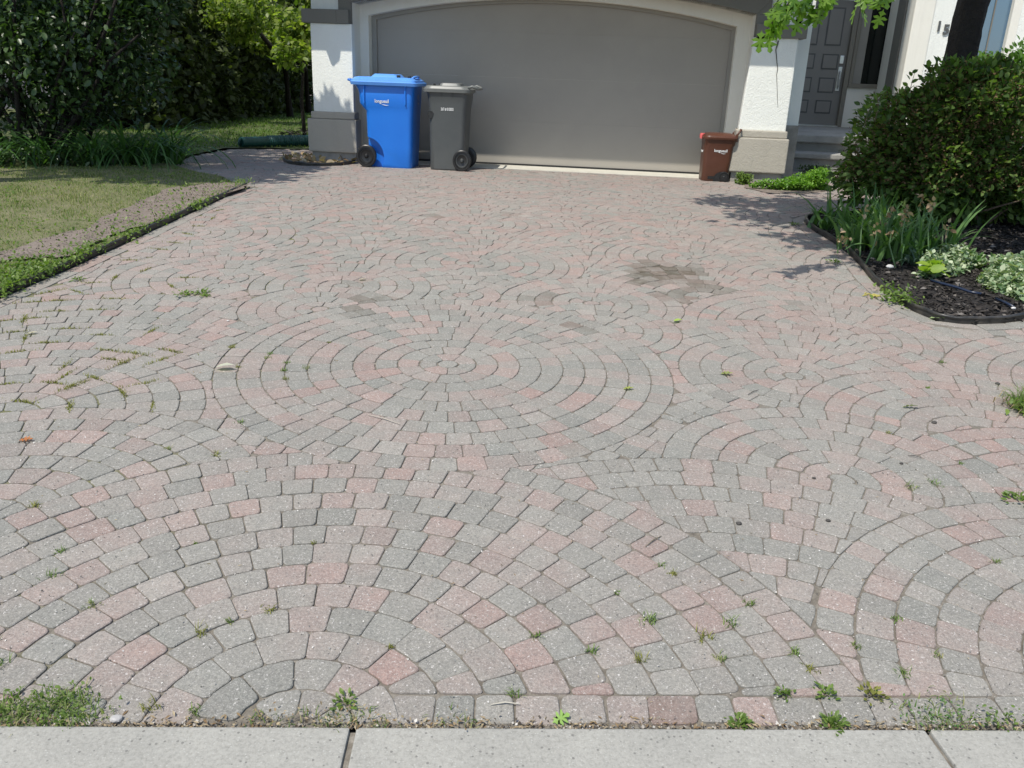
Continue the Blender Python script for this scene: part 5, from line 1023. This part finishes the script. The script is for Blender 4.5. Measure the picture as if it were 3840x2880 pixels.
for i, (x, y, z, rr, n_, sz, lab) in enumerate(((-9.5, 27, 3.4, (3, 2, 2.6), 3600, .24, 'tall green tree far behind the hedge, left'), (-5.6, 28.5, 3.2, (3, 2, 2.8), 3600, .24, 'tall green tree far behind the hedge, middle'), (-2.4, 28, 3.0, (2.2, 2, 2.4), 3000, .22, 'tall green tree far behind the hedge, right'))):
    t = thing('background_tree', lab, 'tree', (x, y, GF), group='tall trees beyond the hedge'); P = clump(n_, (0, 0, z), rr, .3, .38, 26); leaves('crown', P[P[:, 2] > .3], sz, leafmat('far_leaves', [(.035, .07, .015), (.06, .11, .02), (.11, .17, .04)], .3), t, T_DIAMOND, wide=1.3); MB().tube([(0, 0, 0), (.1, 0, 2), (0, 0, 4)], [.2, .16, .08], 8).build('trunk', M['bark'], t, True)
# shade trees whose crowns are above the frame
for i, (x, y, z, rr, n_, lab) in enumerate(((-6.9, 10.3, 5.0, (2.9, 2.6, 1.7), 6500, 'large shade tree left of the lawn, its crown above the photo'), (-9.4, 13.8, 5.3, (3.1, 2.8, 1.9), 6500, 'large shade tree over the back lawn, its crown above the photo'), (-5.0, 7.4, 4.1, (1.7, 1.1, .8), 2800, 'smaller tree leaning over the lawn corner, crown above the photo'))):
    t = thing('shade_tree', lab, 'tree', (x - .3, y, GF)); P = clump(n_, (.3, 0, z - GF), rr, .2, .36, 34, 40 + i)
    if i == 2: P = np.vstack([P, clump(420, (-3.55 - x + .3, 9.35 - y, 3.9), (.6, .55, .35), .2, .4, 9, 77), clump(1300, (-4.3 - x + .3, 8.1 - y, 3.9), (1.0, 1.0, .5), .2, .38, 14, 78)])
    leaves('crown', P, .15, M['leaf_dark'], t, T_DIAMOND, wide=1.4)
    mb = MB().tube([(0, 0, 0), (.03, .05, 1.2), (.1, 0, 2.6), (.2, 0, z)], [.16, .14, .12, .04], 12); [mb.tube([(.08, 0, 2.3 + .3 * k), (.4 * math.cos(k * 1.3) * rr[0] * .8, .4 * math.sin(k * 1.3) * rr[1], z - .6), (.75 * math.cos(k * 1.3) * rr[0], .75 * math.sin(k * 1.3) * rr[1], z)], [.06, .04, .012], 7) for k in range(5)]; mb.build('trunk', M['bark'], t, True)
# neighbour's house glimpsed through the leaves
t = thing('neighbour_house', 'grey stucco neighbouring house glimpsed behind the dark shrub', 'house', (-11, 19.5, GF))
MB().box(-6, 2.7, 0, 4, -.1, 5).build('wall', M['nwall'], t); MB().box(1.65, 2.55, -.03, -.001, .35, 1.9).build('window', M['dark'], t)
x, y, _ = G(620, 458); 
tag(MB().box(-.32, .32, -.06, .06, 0, .05).build('stepping_stone', simple('tan_stone', (.38, .27, .18)), bevel=.015), 'tan flat stone at the dark edge of the back lawn', 'stone').location = (x, y, GF + .01)
print('stones', len(stones))
